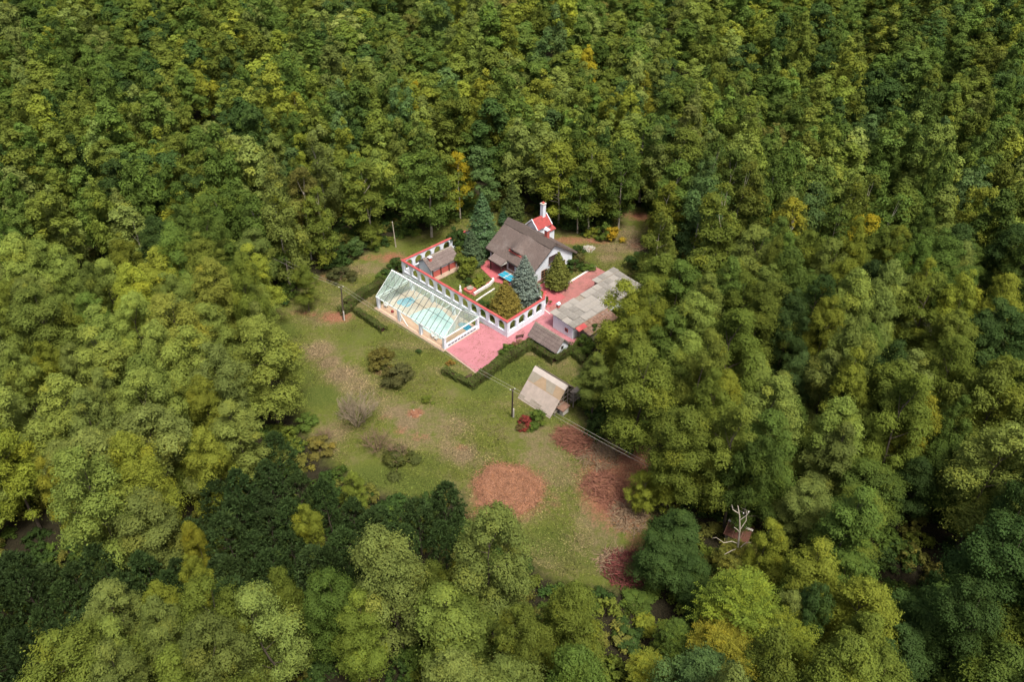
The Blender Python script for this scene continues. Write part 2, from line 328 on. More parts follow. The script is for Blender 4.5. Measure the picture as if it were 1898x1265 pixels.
def make_ground():
    s = 0.5; xs = np.arange(-60, 60.01, s); ys = np.arange(30, 140.01, s)
    X, Y = np.meshgrid(xs, ys); nx, ny = len(xs), len(ys)
    rng = np.random.default_rng(3)
    Z = np.zeros_like(X)
    for k in range(14):
        a, w, p = rng.uniform(0, 6.28), rng.uniform(.25, 1.6), rng.uniform(0, 6.28)
        Z += np.sin((X * math.cos(a) + Y * math.sin(a)) * w + p) * .022 / max(w, .5)
    estate = np.array([tuple(at(x, y)[:2]) for x, y in [(690, 590), (890, 700), (1110, 690), (1190, 480), (1000, 380), (850, 400), (735, 470)]])
    Z = np.where(inpoly(np.stack([X.ravel(), Y.ravel()], 1), estate).reshape(X.shape), Z * .25, Z) - .03
    edge = np.minimum(np.minimum(X + 60, 60 - X), np.minimum(Y - 30, 140 - Y)); Z *= np.clip(edge / 4, 0, 1)
    V = np.stack([X.ravel(), Y.ravel(), Z.ravel()], 1)
    # signed-ish clearing mask softened by sampling a few shifted copies
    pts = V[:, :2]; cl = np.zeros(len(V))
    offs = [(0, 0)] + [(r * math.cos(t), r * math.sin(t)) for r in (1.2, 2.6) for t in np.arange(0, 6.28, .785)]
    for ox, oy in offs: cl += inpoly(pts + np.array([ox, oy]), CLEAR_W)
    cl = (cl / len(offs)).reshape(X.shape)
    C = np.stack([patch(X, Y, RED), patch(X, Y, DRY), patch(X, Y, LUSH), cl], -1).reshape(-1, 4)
    i = np.arange(nx - 1); j = np.arange(ny - 1); I, J = np.meshgrid(i, j); a = (J * nx + I).ravel()
    Q = np.stack([a, a + 1, a + 1 + nx, a + nx], 1)
    # skirt to the horizon, butted to the survey grid
    n0 = len(V); E = 2500.
    far = [(-E, -E, 0), (E, -E, 0), (E, E, 0), (-E, E, 0)]
    V = np.vstack([V, far]); C = np.vstack([C, np.zeros((4, 4))])
    bot = list(range(nx)); right = [k * nx + nx - 1 for k in range(ny)]; top = [(ny - 1) * nx + k for k in range(nx)][::-1]; left = [k * nx for k in range(ny)][::-1]
    tris = []
    for ring, (A, B) in ((bot, (n0, n0 + 1)), (right, (n0 + 1, n0 + 2)), (top, (n0 + 2, n0 + 3)), (left, (n0 + 3, n0))):
        m = len(ring) // 2
        for k in range(len(ring) - 1):
            tris.append((A if k < m else B, ring[k + 1], ring[k]) if True else None)
        tris.append((A, B, ring[m]))
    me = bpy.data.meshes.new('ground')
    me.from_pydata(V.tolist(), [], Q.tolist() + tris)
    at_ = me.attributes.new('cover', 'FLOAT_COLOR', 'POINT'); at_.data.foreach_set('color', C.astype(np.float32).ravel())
    me.polygons.foreach_set('use_smooth', np.ones(len(me.polygons), bool))
    m, nt, N, L, b = newmat('ground'); b.inputs['Roughness'].default_value = 0.95; b.inputs['Specular IOR Level'].default_value = .1
    tc = N.new('ShaderNodeTexCoord')
    def noise(sc, det=8, ro=.65):
        n = N.new('ShaderNodeTexNoise'); n.inputs['Scale'].default_value = sc; n.inputs['Detail'].default_value = det; n.inputs['Roughness'].default_value = ro
        L.new(tc.outputs['Object'], n.inputs['Vector']); return n.outputs['Fac']
    def ramp(f, a, b_, ca=(0, 0, 0), cb=(1, 1, 1)):
        r = N.new('ShaderNodeValToRGB'); r.color_ramp.elements[0].position = a; r.color_ramp.elements[1].position = b_
        r.color_ramp.elements[0].color = (*ca, 1); r.color_ramp.elements[1].color = (*cb, 1); L.new(f, r.inputs[0]); return r.outputs[0]
    def mix(f, a, b_):
        x = N.new('ShaderNodeMix'); x.data_type = 'RGBA'; L.new(f, x.inputs[0]); L.new(a, x.inputs[6]); L.new(b_, x.inputs[7]); return x.outputs[2]
    def maths(op, a, b_):
        x = N.new('ShaderNodeMath'); x.operation = op
        for k, q in enumerate((a, b_)):
            if isinstance(q, (int, float)): x.inputs[k].default_value = q
            else: L.new(q, x.inputs[k])
        return x.outputs[0]
    att = N.new('ShaderNodeAttribute'); att.attribute_name = 'cover'
    sp = N.new('ShaderNodeSeparateColor'); L.new(att.outputs['Color'], sp.inputs[0])
    big, mid, fine, grain = noise(.22), noise(1.3), noise(5.0, 10, .75), noise(16, 6, .8)
    g0 = ramp(fine, .32, .68, (0.050, 0.074, 0.010), (0.150, 0.164, 0.036))
    g1 = ramp(grain, .3, .7, (0.064, 0.088, 0.012), (0.122, 0.142, 0.028))
    grass = mix(ramp(mid, .35, .65), g0, g1)
    lush = ramp(fine, .34, .66, (0.045, 0.072, 0.012), (0.110, 0.128, 0.028))
    dry = ramp(fine, .34, .66, (0.10, 0.078, 0.040), (0.225, 0.175, 0.10))
    red = ramp(fine, .34, .66, (0.13, 0.055, 0.03), (0.32, 0.15, 0.09))
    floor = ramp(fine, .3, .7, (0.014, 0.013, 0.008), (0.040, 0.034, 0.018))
    def edge(ch, w=1.0):     # ragged patch edges
        k = maths('ADD', ch, maths('MULTIPLY', maths('SUBTRACT', maths('ADD', maths('MULTIPLY', mid, .6), maths('MULTIPLY', fine, .4)), .5), 1.6))
        return ramp(k, .30, .78)
    c = mix(ramp(maths('ADD', maths('MULTIPLY', big, .55), maths('MULTIPLY', mid, .45)), .47, .68), grass, dry)
    c = mix(edge(sp.outputs[2]), c, lush)
    c = mix(edge(sp.outputs[1]), c, dry)
    c = mix(edge(sp.outputs[0]), c, red)
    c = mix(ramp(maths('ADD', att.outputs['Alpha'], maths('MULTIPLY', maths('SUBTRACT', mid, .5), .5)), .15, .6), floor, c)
    L.new(c, b.inputs['Base Color'])
    bp = N.new('ShaderNodeBump'); bp.inputs['Strength'].default_value = .9; bp.inputs['Distance'].default_value = .25
    L.new(maths('ADD', fine, maths('MULTIPLY', grain, .5)), bp.inputs['Height']); L.new(bp.outputs[0], b.inputs['Normal'])
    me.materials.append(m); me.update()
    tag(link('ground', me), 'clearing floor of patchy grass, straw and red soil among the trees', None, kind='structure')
make_ground()

# ------------------------------------------------------------------ paving
def sheet(name, pts, z, m, label, thick=.12):
    P = [tuple(p[:2]) for p in pts]
    A = sum(P[i][0] * P[(i + 1) % len(P)][1] - P[(i + 1) % len(P)][0] * P[i][1] for i in range(len(P)))
    if A < 0: P = P[::-1]
    mb = MB(); mb.prism(P, 2, z - thick, z)
    return tag(mb.build(name, m), label, None, kind='structure')
pave_pts = [at1(545, 1080), at1(750, 1234), at1(835, 1180), at1(905, 1110), at1(945, 1052), at1(1040, 1030), at1(1128, 1012), at1(1180, 1075), at1(1420, 1040), at1(1445, 1000), at1(1330, 905), at1(1250, 780), at1(1215, 790), at1(975, 980), at1(785, 890)]
sheet('forecourt', pave_pts, .04, M['pave'], 'pink painted concrete forecourt between pool house and hedge')
drive = [at1(1215, 800), at1(1250, 782), at1(1310, 890), at1(1445, 985), at1(1700, 700), at1(1660, 545), at1(1577, 503), at1(1310, 668), at1(1370, 712)]
sheet('driveway', drive, .048, M['pave_drive'], 'weathered dull red driveway running along the long shed')
terrace = [at1(1168, 640), at1(1222, 612), at1(1310, 668), at1(1372, 712), at1(1255, 785), at1(1215, 770), at1(1238, 690)]
sheet('garden_terrace', terrace, .056, M['pave_red'], 'smooth red path from the driveway to the house')
terr2 = [at1(770, 495), at1(848, 448), at1(1000, 530), at1(1180, 600), at1(1165, 650), at1(1010, 640), at1(880, 605), at1(742, 705), at1(722, 690), at1(865, 590)]
sheet('house_terrace', terr2, .06, M['pave_red'], 'red terrace in front of the thatched house')
def strip(name, pts, w, h, m, label=None, kind='structure', parent=None, cat=None):
    mb = MB()
    for p, q in zip(pts[:-1], pts[1:]):
        p, q = np.array(p[:2], float), np.array(q[:2], float); d = (q - p) / np.linalg.norm(q - p); n = np.array([-d[1], d[0]]) * w / 2
        p = p - d * w * .2; 
        mb.hexa([(*(p - n), -.1), (*(q - n), -.1), (*(q + n), -.1), (*(p + n), -.1), (*(p - n), h), (*(q - n), h), (*(q + n), h), (*(p + n), h)])
    o = mb.build(name, m, parent)
    return tag(o, label, cat, kind=kind) if not parent else o
strip('path_kerb', [at1(1222, 610), at1(1310, 664), at1(1577, 500)], .28, .16, M['kerb'], 'white kerb along the red path beside the conical evergreen')
strip('forecourt_kerb', [at1(545, 1082), at1(752, 1238)], .2, .10, M['kerb_tan'], 'tan kerb on the lawn side of the pink forecourt')
strip('garden_kerb', [at1(742, 695), at1(845, 632), at1(872, 603), at1(868, 592)], .32, .42, M['kerb'], 'low white garden wall edging the red garden path')
strip('garden_edging', [at1(755, 738), at1(800, 706), at1(880, 655)], .18, .14, M['kerb'], 'thin pale edging on the cypress side of the garden path')
strip('forecourt_line', [at1(1222, 795), at1(1262, 828)], .14, .07, M['kerb'], 'short white strip on the paving near the arcade end')

# ------------------------------------------------------------------ arcade wall
def arcade():
    pts = [at1(700, 246, 2.7), at1(245, 458, 2.7), at1(968, 882, 2.7), at(*Z5(1165, 590), 2.7), at(*Z5(1190, 490), 2.7)]
    back = pts[0] + (pts[0] - pts[1]) / np.linalg.norm(pts[0] - pts[1]) * 4.0
    pts = [back] + pts[1:]
    root = empty('arcade_wall', (pts[2][0], pts[2][1], 0), 0, 'white arcade wall with arched openings and red coping enclosing the garden', 'wall')
    o = np.array([pts[2][0], pts[2][1]])
    P = [p[:2] - o for p in pts]
    T, PL, SP, TOP = .28, .84, 1.74, 2.68
    def place(mb, name, m, a, ang, bevel=0):
        return mb.build(name, m, root, loc=(a[0], a[1], 0), rot=(0, 0, ang), bevel=bevel)
    for si, (a, b, n) in enumerate(((P[0], P[1], 9), (P[1], P[2], 12), (P[2], P[3], 4), (P[3], P[4], 1))):
        d = b - a; Ln = float(np.hypot(*d)); ang = math.atan2(d[1], d[0])
        e = .0 if si else 0
        bay = (Ln - T) / n; cw = bay * .29; ow = bay - cw
        t = T / 2 - .004 * si
        mb = MB().box(-T / 2 + .01 * si, Ln + T / 2 - .01 * si, -t, t, -.2, PL); place(mb, 'plinth', M['white'], a, ang)
        mb = MB().box(T / 2, Ln - T / 2, -t - .03, t + .03, PL, PL + .05); place(mb, 'sill', M['white'], a, ang)
        zb = PL + .05
        for k in range(n + 1):
            x = T / 2 + k * bay
            x0, x1 = (x - cw / 2, x + cw / 2)
            if k == 0: x0 = -t
            if k == n: x1 = Ln + t
            mb = MB().box(x0, x1, -t, t, zb - .04, SP); place(mb, 'column', M['white'], a, ang)
        for k in range(n):
            x0 = T / 2 + k * bay; c = x0 + bay / 2; r = ow / 2; N_ = 10
            rise = min(r * 1.05, TOP - SP - .22)
            arc = [(c + r * math.cos(math.pi * i / N_), SP + rise * math.sin(math.pi * i / N_)) for i in range(N_ + 1)]
            xl, xr = x0 if k else -t, x0 + bay if k < n - 1 else Ln + t
            mb = MB()
            for i in range(N_):
                (ax, az), (bx, bz) = arc[i], arc[i + 1]
                mb.hexa([(bx, -t, bz), (ax, -t, az), (ax, t, az), (bx, t, bz), (bx, -t, TOP), (ax, -t, TOP), (ax, t, TOP), (bx, t, TOP)])
            mb.box(xl, c - r, -t, t, SP, TOP); mb.box(c + r, xr, -t, t, SP, TOP)
            place(mb, 'arch', M['white'], a, ang)
        zc = TOP + .004 * si
        mb = MB().prism([(-.19, zc), (.24, zc), (.24, zc + .08), (.08, zc + .14), (-.06, zc + .14), (-.19, zc + .08)], 0, -.2, Ln + .2)
        place(mb, 'coping', M['red_cap'], a, ang)
    # low return wall
    q0, q1 = P[4], at(*Z5(1040, 430), .5)[:2] - o
    d = q1 - q0; mb = MB().box(.2, float(np.hypot(*d)), -.14, .14, -.1, .55)
    place(mb, 'return_wall', M['white'], q0, math.atan2(d[1], d[0]))
arcade()

# ------------------------------------------------------------------ pool house
def pool_house():
    Ln, W, EV, RD = 14.85, 6.95, 2.0, 5.15
    root = empty('pool_house', (-20.3, 97.6, 0), math.radians(-43.2), 'glass roofed pool enclosure with white posts beside the arcade', 'pool house')
    MB().box(-.35, Ln + .1, -.35, W + .1, -.3, .05).build('base_slab', M['kerb_tan'], root)
    # tiled deck with the pool and the paddling pool cut as set-in basins
    MB().box(-.02, Ln - .02, -.02, W - .02, .02, .11).build('deck', M['pool_floor'], root)
    def blob(pts, it=2):
        P = [np.array(p, float) for p in pts]
        for _ in range(it):
            Q = []
            for i in range(len(P)):
                a, b = P[i], P[(i + 1) % len(P)]; Q += [a * .75 + b * .25, a * .25 + b * .75]
            P = Q
        return [tuple(p) for p in P]
    def inset(poly, d):
        c = np.mean(poly, 0); return [tuple(np.array(p) + (np.array(p) - c) / np.linalg.norm(np.array(p) - c) * d) for p in poly]
    pool = blob([(5.0, 1.7), (5.2, 3.2), (5.4, 4.6), (6.1, 6.0), (7.4, 6.3), (9.2, 5.9), (10.9, 5.7), (12.6, 4.3), (13.0, 2.7), (13.2, 1.4), (11.5, 1.2), (9.8, 1.15), (7.6, 1.3)])
    small = blob([(.9, 3.0), (.8, 4.0), (1.3, 4.6), (1.4, 5.4), (2.3, 5.3), (3.0, 5.2), (3.0, 4.2), (3.4, 3.5), (2.9, 2.8), (2.1, 3.0), (1.6, 2.6)], 2)
    spa = blob([(11.9, 5.3), (12.1, 6.2), (13.2, 6.35), (14.2, 6.1), (14.2, 5.2), (13.2, 5.4)])
    for poly, m, nm in ((pool, M['water'], 'pool'), (small, M['blue_mat'], 'paddling_pool'), (spa, M['blue_mat'], 'blue_sheet')):
        rim = inset(poly, .16); n = len(poly); mb = MB()
        for i in range(n):
            j = (i + 1) % n
            mb.hexa([(*poly[i], .06), (*rim[i], .06), (*rim[j], .06), (*poly[j], .06), (*poly[i], .15), (*rim[i], .15), (*rim[j], .15), (*poly[j], .15)])
        p = mb.build(nm, M['pool_floor'] if nm != 'blue_sheet' else M['blue_mat'], root)
        MB().prism(poly, 2, .05, .135 if nm != 'blue_sheet' else .142).build('water' if nm != 'blue_sheet' else 'fold', m, p)
    pw = .42
    for x in (0, 4.75, 9.5, Ln - pw):
        MB().box(x, x + pw, 0, pw, .1, EV).build('post', M['white'], root, bevel=.02)
    for x in (0, 4.75, 9.5, Ln - pw):
        MB().box(x, x + pw, W - pw, W, .1, EV).build('post', M['white'], root, bevel=.02)
    for y0 in (-.05, W - .25):
        MB().box(-.08, Ln + .08, y0 + .04, y0 + .24, EV, EV + .13).build('eave_beam', M['white_metal'], root)
    for x0 in (-.08, Ln - .16):
        MB().box(x0, x0 + .22, .25, W - .25, EV + .012, EV + .15).build('end_beam', M['white_metal'], root)
    MB().box(-.1, Ln + .1, W / 2 - .09, W / 2 + .09, RD - .06, RD + .08).build('ridge_beam', M['white_metal'], root)
    # low end wall with grille
    ew = MB().box(Ln - .3, Ln - .02, pw, W - pw, .1, .72).build('end_wall', M['white'], root)
    for k in range(9):
        y = .75 + k * .62
        MB().box(Ln - .03, Ln + .01, y, y + .45, .36, .56).build('grille_slot', M['black_slot'], ew)
    nb = 15; bw = Ln / nb
    H2 = W / 2; zr, ze = RD + .02, EV + .18
    pane_me = {}
    for side in (0, 1):
        ya, yb = (.0, H2) if side == 0 else (W, H2)
        P0 = np.array([0, ya, ze]); P1 = np.array([0, yb, zr]); nrm = np.array([0, -(P1 - P0)[2], (P1 - P0)[1]]); nrm /= np.linalg.norm(nrm)
        if nrm[2] < 0: nrm = -nrm
        for r in range(2):
            a = P0 + (P1 - P0) * (r * .5 + .005); b = P0 + (P1 - P0) * (r * .5 + .495)
            mb = MB(); g = .02
            lo = [(g, *a[1:]), (bw - g, *a[1:]), (bw - g, *b[1:]), (g, *b[1:])]
            mb.hexa([tuple(np.array(q)) for q in lo] + [tuple(np.array(q) + nrm * .012) for q in lo])
            me = mb.mesh('glass_pane', M['glass'])
            for k in range(nb): link('glass_pane', me, root, loc=(k * bw, 0, 0))
        mb = MB(); mb.tube(P0 + nrm * .005, P1 + nrm * .005, .038, n=4); me = mb.mesh('rafter', M['metal_dark'])
        me2 = mb.mesh('rafter', M['white_metal'])
        for k in range(nb + 1): link('rafter', me2 if k in (0, nb) else me, root, loc=(k * bw, 0, 0))
        mid = (P0 + P1) / 2
        MB().tube((0, *mid[1:]), (Ln, *mid[1:]), .032, n=4).build('purlin', M['metal_dark'], root)
    # glazed gables with lattice
    for x, nm in ((.02, 'west'), (Ln - .04, 'east')):
        g = MB().prism([(.05, ze), (W - .05, ze), (H2, zr - .04)], 0, x, x + .015).build('gable_pane', M['glass_end'], root)
        mm = M['white_metal'] if nm == 'west' else M['metal_dark']
        for k in range(1, 7):
            y = W * k / 7; zt = ze + (zr - ze) * (1 - abs(y - H2) / H2)
            MB().tube((x - .01, y, ze), (x - .01, y, zt), .03, n=4).build('mullion', mm, g)
        for f in (.33, .66):
            y0 = H2 * f; MB().tube((x - .02, y0, ze + (zr - ze) * f), (x - .02, W - y0, ze + (zr - ze) * f), .03, n=4).build('transom', mm, g)
    # inner trusses (white) and knee brace
    for x in (.6, 4.95, 9.7):
        mb = MB()
        mb.tube((x, .1, ze), (x, W - .1, ze), .045, n=4).tube((x, H2, ze), (x, H2, zr), .04, n=4)
        mb.tube((x, H2, ze), (x, H2 / 2, ze + (zr - ze) * .5), .04, n=4).tube((x, H2, ze), (x, H2 * 1.5, ze + (zr - ze) * .5), .04, n=4)
        mb.build('truss', M['white_metal'], root)
    MB().hexa([(5.2, -.02, .12), (5.34, -.02, .12), (5.34, .06, .12), (5.2, .06, .12), (5.2, -.02, 1.95), (5.3, -.02, 1.95), (5.3, .06, 1.95), (5.2, .06, 1.95)]).build('door_jamb', M['white_metal'], root)
    MB().tube((5.25, .02, 1.9), (7.0, .02, .2), .06, n=4).build('brace', M['white_metal'], root)
    def chair(loc, rz, label):
        t = empty('garden_chair', loc, rz, label, 'chair')
        MB().box(-.24, .24, -.22, .24, .40, .44).build('seat', M['plastic_white'], t, bevel=.01)
        MB().hexa([(-.24, .22, .44), (.24, .22, .44), (.24, .26, .44), (-.24, .26, .44), (-.2, .33, .9), (.2, .33, .9), (.2, .36, .9), (-.2, .36, .9)]).build('backrest', M['plastic_white'], t)
        for sx in (-.21, .21):
            for sy in (-.19, .22): MB().tube((sx * 1.1, sy * 1.1, 0), (sx, sy, .41), .022, n=5).build('leg', M['plastic_white'], t)
            MB().box(sx - .03, sx + .03, -.2, .27, .62, .66).build('armrest', M['plastic_white'], t)
    R = root.matrix_basis
    rm = Matrix.Translation(root.location) @ Matrix.Rotation(math.radians(-43.2), 4, 'Z')
    for (u, v, rz, lb) in ((11.7, .75, .5, 'white plastic chair by the front edge of the pool deck near the pink forecourt'), (12.4, .7, -.7, 'white plastic chair at the corner post of the pool house'), (1.0, 1.0, .9, 'white plastic chair at the far left end of the pool deck')):
        p = rm @ Vector((u, v, .11)); chair(p, rz, lb)
    p = rm @ Vector((2.6, .8, .11))
    tag(MB().lathe([(.02, 0), (.2, .05), (.24, .2), (.18, .36), (.02, .4)], 10).build('red_ball', M['red_cap'], None, loc=p), 'small red ball on the peach deck of the pool house', 'ball')
pool_house()

# ------------------------------------------------------------------ thatched house
def gable_slope(x0, x1, y0, z0, y1, z1, th):
    """slab of a roof slope from (y0,z0) ridge to (y1,z1) eave"""
    d = np.array([y1 - y0, z1 - z0]); n = np.array([-d[1], d[0]]); n = n / np.linalg.norm(n)
    if n[1] < 0: n = -n
    n *= th
    return MB().prism([(y0, z0), (y1, z1), (y1 + n[0], z1 + n[1]), (y0 + n[0] * 0, z0 + th / max(.3, abs(d[0]) / np.linalg.norm(d)))], 0, x0, x1)
def house():
    HA = math.radians(-47.8); L0 = 10.9
    root = empty('thatched_house', (-.6, 114.2, 0), HA, 'white walled house with steep grey thatched roof and eyebrow dormer', 'house')
    hr, he, w = 5.85, 2.3, 5.0
    wy = 4.4; zw = hr - (hr - he) * wy / w
    MB().prism([(-wy, .45), (wy, .45), (wy, zw - .02), (0, hr - .04), (-wy, zw - .02)], 0, .45, 10.45).build('wall', M['white'], root)
    MB().box(.40, 10.5, -wy - .05, wy + .05, -.2, .45).build('plinth', M['plinth'], root)
    # front slope: thatch grid that swells into the eyebrow dormer
    nu, ns = 88, 44; sl = math.hypot(w, hr - he); ny_, nz_ = -w / sl, -(hr - he) / sl      # unit down-slope
    up_ = np.array([0, -(hr - he) / sl, w / sl])
    u = np.linspace(0, L0, nu); s = np.linspace(0, 1, ns); sd = .715
    rng = np.random.default_rng(5)
    V = []
    for sv in s:
        for uv in u:
            hump = math.exp(-((uv - 5.75) / 1.25) ** 2) * .92 * (sv / sd) ** 1.6 if sv < sd else 0.
            sag = .05 * math.sin(uv * 1.1) * math.sin(sv * 3) + rng.normal(0, .012)
            p = np.array([uv, -w * sv, hr + .32 - (hr - he) * sv]) + up_ * (hump + sag) + np.array([0, -hump * .25, 0])
            V.append(p)
    V = np.array(V); low = V.copy(); low[:, 2] -= .32
    n = len(V); I, J = np.meshgrid(np.arange(nu - 1), np.arange(ns - 1)); a = (J * nu + I).ravel()
    Qt = np.stack([a, a + nu, a + nu + 1, a + 1], 1)
    ed = []
    for k in range(nu - 1):
        ed.append((k + (ns - 1) * nu, k + n + (ns - 1) * nu, k + 1 + n + (ns - 1) * nu, k + 1 + (ns - 1) * nu))
    for k in range(ns - 1):
        ed.append((k * nu, k * nu + n, (k + 1) * nu + n, (k + 1) * nu)); e = nu - 1
        ed.append((k * nu + e, (k + 1) * nu + e, (k + 1) * nu + e + n, k * nu + e + n))
    flat = np.stack([np.tile(u, ns), np.repeat(-w * s, nu), np.repeat(hr - (hr - he) * s, nu)], 1)
    me = npmesh('roof', np.vstack([V, flat]), np.vstack([Qt, Qt[:, ::-1] + n, np.array(ed)]), M['thatch'])
    roof = link('roof', me, root)
    gable_slope(0, L0, 0.02, hr, w, he, .32).build('roof', M['thatch'], root)
    # ridge cap
    MB().prism([(-.95, hr + .34 - .95 * .71), (0, hr + .36), (.95, hr + .34 - .95 * .71), (.95, hr + .43 - .95 * .71), (0, hr + .50), (-.95, hr + .43 - .95 * .71)], 0, -.04, L0 + .04).build('ridge_cap', M['thatch_cap'], roof)
    # dormer: recessed red lunette with panes, following the swell
    zs = hr + .32 - (hr - he) * sd; ys = -w * sd
    arc = [(5.75 + 1.35 * math.cos(math.pi * i / 14), .02 + .62 * math.sin(math.pi * i / 14) ** .8) for i in range(15)]
    d = MB()
    vs = [(x, ys - .02 - zz * .08, zs - .05 + zz) for x, zz in arc]
    d.add(vs + [(x, y + .12, z) for x, y, z in vs], [tuple(range(15)), tuple(range(29, 14, -1))] + [(i, (i + 1) % 15, 15 + (i + 1) % 15, 15 + i) for i in range(15)])
    dm = d.build('dormer_window', M['wood_dark'], root)
    d = MB()
    for i in range(14):
        (ax, az), (bx, bz) = arc[i], arc[i + 1]
        d.tube((ax, ys - .08 - az * .08, zs - .05 + az), (bx, ys - .08 - bz * .08, zs - .05 + bz), .055, n=5)
    d.build('frame', M['brick'], dm)
    MB().box(4.35, 7.15, ys - .3, ys - .02, zs - .17, zs + .03).build('sill', M['brick'], dm)
    for k in range(3):
        x = 5.0 + k * .6; MB().box(x, x + .34, ys - .15, ys - .04, zs + .05, zs + .38).build('pane', M['pane'], dm)
    # windows and door
    def window(axis, pos, a0, a1, z0, z1, frame, nx=2, nz=1, shutters=False):
        def B(p0, p1, q0, q1, r0, r1):
            return MB().box(q0, q1, p0, p1, r0, r1) if axis == 1 else MB().box(p0, p1, q0, q1, r0, r1)
        s = -1 if axis == 1 else 1
        lo, hi = sorted((pos, pos + .05 * s)); wdw = B(lo, hi, a0, a1, z0, z1).build('window', frame, root)
        lo, hi = sorted((pos + .03 * s, pos + .062 * s)); cw_, ch = (a1 - a0) / nx, (z1 - z0) / nz
        for i in range(nx):
            for j in range(nz):
                B(lo, hi, a0 + i * cw_ + .06, a0 + (i + 1) * cw_ - .06, z0 + j * ch + .06, z0 + (j + 1) * ch - .06).build('pane', M['pane'], wdw)
        lo, hi = sorted((pos, pos + .14 * s)); B(lo, hi, a0 - .06, a1 + .06, z0 - .1, z0 - .02).build('sill', M['plinth'], wdw)
        return wdw
    window(1, -wy, 4.95, 6.35, .95, 1.95, M['wood_dark'], 3)
    window(1, -wy, 8.0, 9.2, .95, 1.95, M['wood_brown'], 2)
    window(1, -wy, .9, 1.7, .95, 1.85, M['wood_dark'], 2)
    window(0, 10.45, -2.5, -1.25, .6, 2.0, M['wood_brown'], 2, 3)
    window(0, 10.45, -.95, .85, 2.55, 3.9, M['wood_dark'], 2, 1)
    window(0, 10.45, 1.6, 2.8, .7, 1.9, M['wood_brown'], 2, 2)
    dr = MB().box(3.5, 4.5, -wy - .05, -wy, .46, 2.1).build('door', M['wood_dark'], root)
    MB().box(4.3, 4.36, -wy - .1, -wy - .05, 1.2, 1.3).build('handle', M['stone'], dr)
    MB().box(4.6, 10.0, -wy - .9, -wy - .06, -.1, .32).build('front_step', M['kerb_tan'], root)
    # porch canopy on two dark posts
    pc = MB().hexa([(2.2, -6.35, 2.0), (5.2, -6.35, 2.0), (5.2, -4.5, 2.62), (2.2, -4.5, 2.62), (2.2, -6.35, 2.14), (5.2, -6.35, 2.14), (5.2, -4.5, 2.76), (2.2, -4.5, 2.76)]).build('porch_roof', M['shingle'], root)
    MB().prism([(-6.34, 1.98), (-4.5, 1.98), (-4.5, 2.6)], 0, 5.12, 5.17).build('porch_gable', M['stone'], pc)
    for x in (2.45, 4.95): MB().box(x - .07, x + .07, -6.1, -5.96, -.05, 2.08).build('porch_post', M['wood_dark'], pc)
    # chimney on the rear slope
    ch = MB().box(7.1, 7.7, 1.3, 1.85, 4.4, 6.5).build('chimney', M['brick'], root)
    MB().box(7.0, 7.8, 1.2, 1.95, 6.5, 6.62).build('chimney_cap', M['white'], ch)
    MB().prism([(1.22, 6.63), (1.93, 6.63), (1.57, 6.98)], 0, 7.05, 7.75).build('chimney_hood', M['white'], ch)
    # rear wing with red tiled roof and tall white chimney
    RZ, EZ = 5.2, 3.9
    MB().box(.8, 3.1, 3.6, 6.5, -.1, EZ + .02).build('rear_wall', M['white'], root)
    MB().prism([(.8, EZ + .02), (3.1, EZ + .02), (1.95, RZ - .1)], 1, 3.6, 6.5).build('rear_gable', M['white'], root)
    for sgn in (-1, 1):
        a = np.array([1.95, RZ]); b = np.array([1.95 + sgn * 1.35, EZ - .1]); nn = np.array([sgn * 1.4, 1.35]) / 1.95 * .12
        rr = MB().prism([tuple(a), tuple(b), tuple(b + nn), tuple(a + np.array([0, .16]))], 1, 3.4, 6.7).build('tile_roof', M['red_tile'], root)
        # tile courses, proud of the slope
        for k in range(7):
            f0 = k / 7; p = a + (b - a) * f0; q = a + (b - a) * (f0 + 1 / 7)
            MB().prism([tuple(p + nn * 1.05), tuple(q + nn * 1.5), tuple(q + nn * 1.05)], 1, 3.42, 6.68).build('tile_course', M['red_tile'], rr)
        for yy in (3.34, 6.66):
            MB().prism([tuple(a + [0, .02]), tuple(b + [0, .02]), tuple(b + nn * 2.0), tuple(a + [0, .3])], 1, yy, yy + .12).build('verge', M['white'], rr)
    MB().prism([(2.9, 3.4), (3.9, 3.0), (3.9, 3.1), (2.9, 3.5)], 1, 5.6, 7.2).build('tile_roof', M['red_tile'], root)
    MB().box(2.9, 3.7, 5.8, 7.0, -.1, 3.0).build('rear_wall', M['white'], root)
    c2 = MB().box(1.65, 2.3, 5.6, 6.25, 4.2, 7.35).build('chimney', M['white'], root)
    MB().box(1.58, 2.37, 5.53, 6.32, 7.35, 7.5).build('chimney_cap', M['stone'], c2)
    MB().box(1.78, 2.17, 5.73, 6.12, 7.5, 7.68).build('flue', M['brick'], c2)
house()

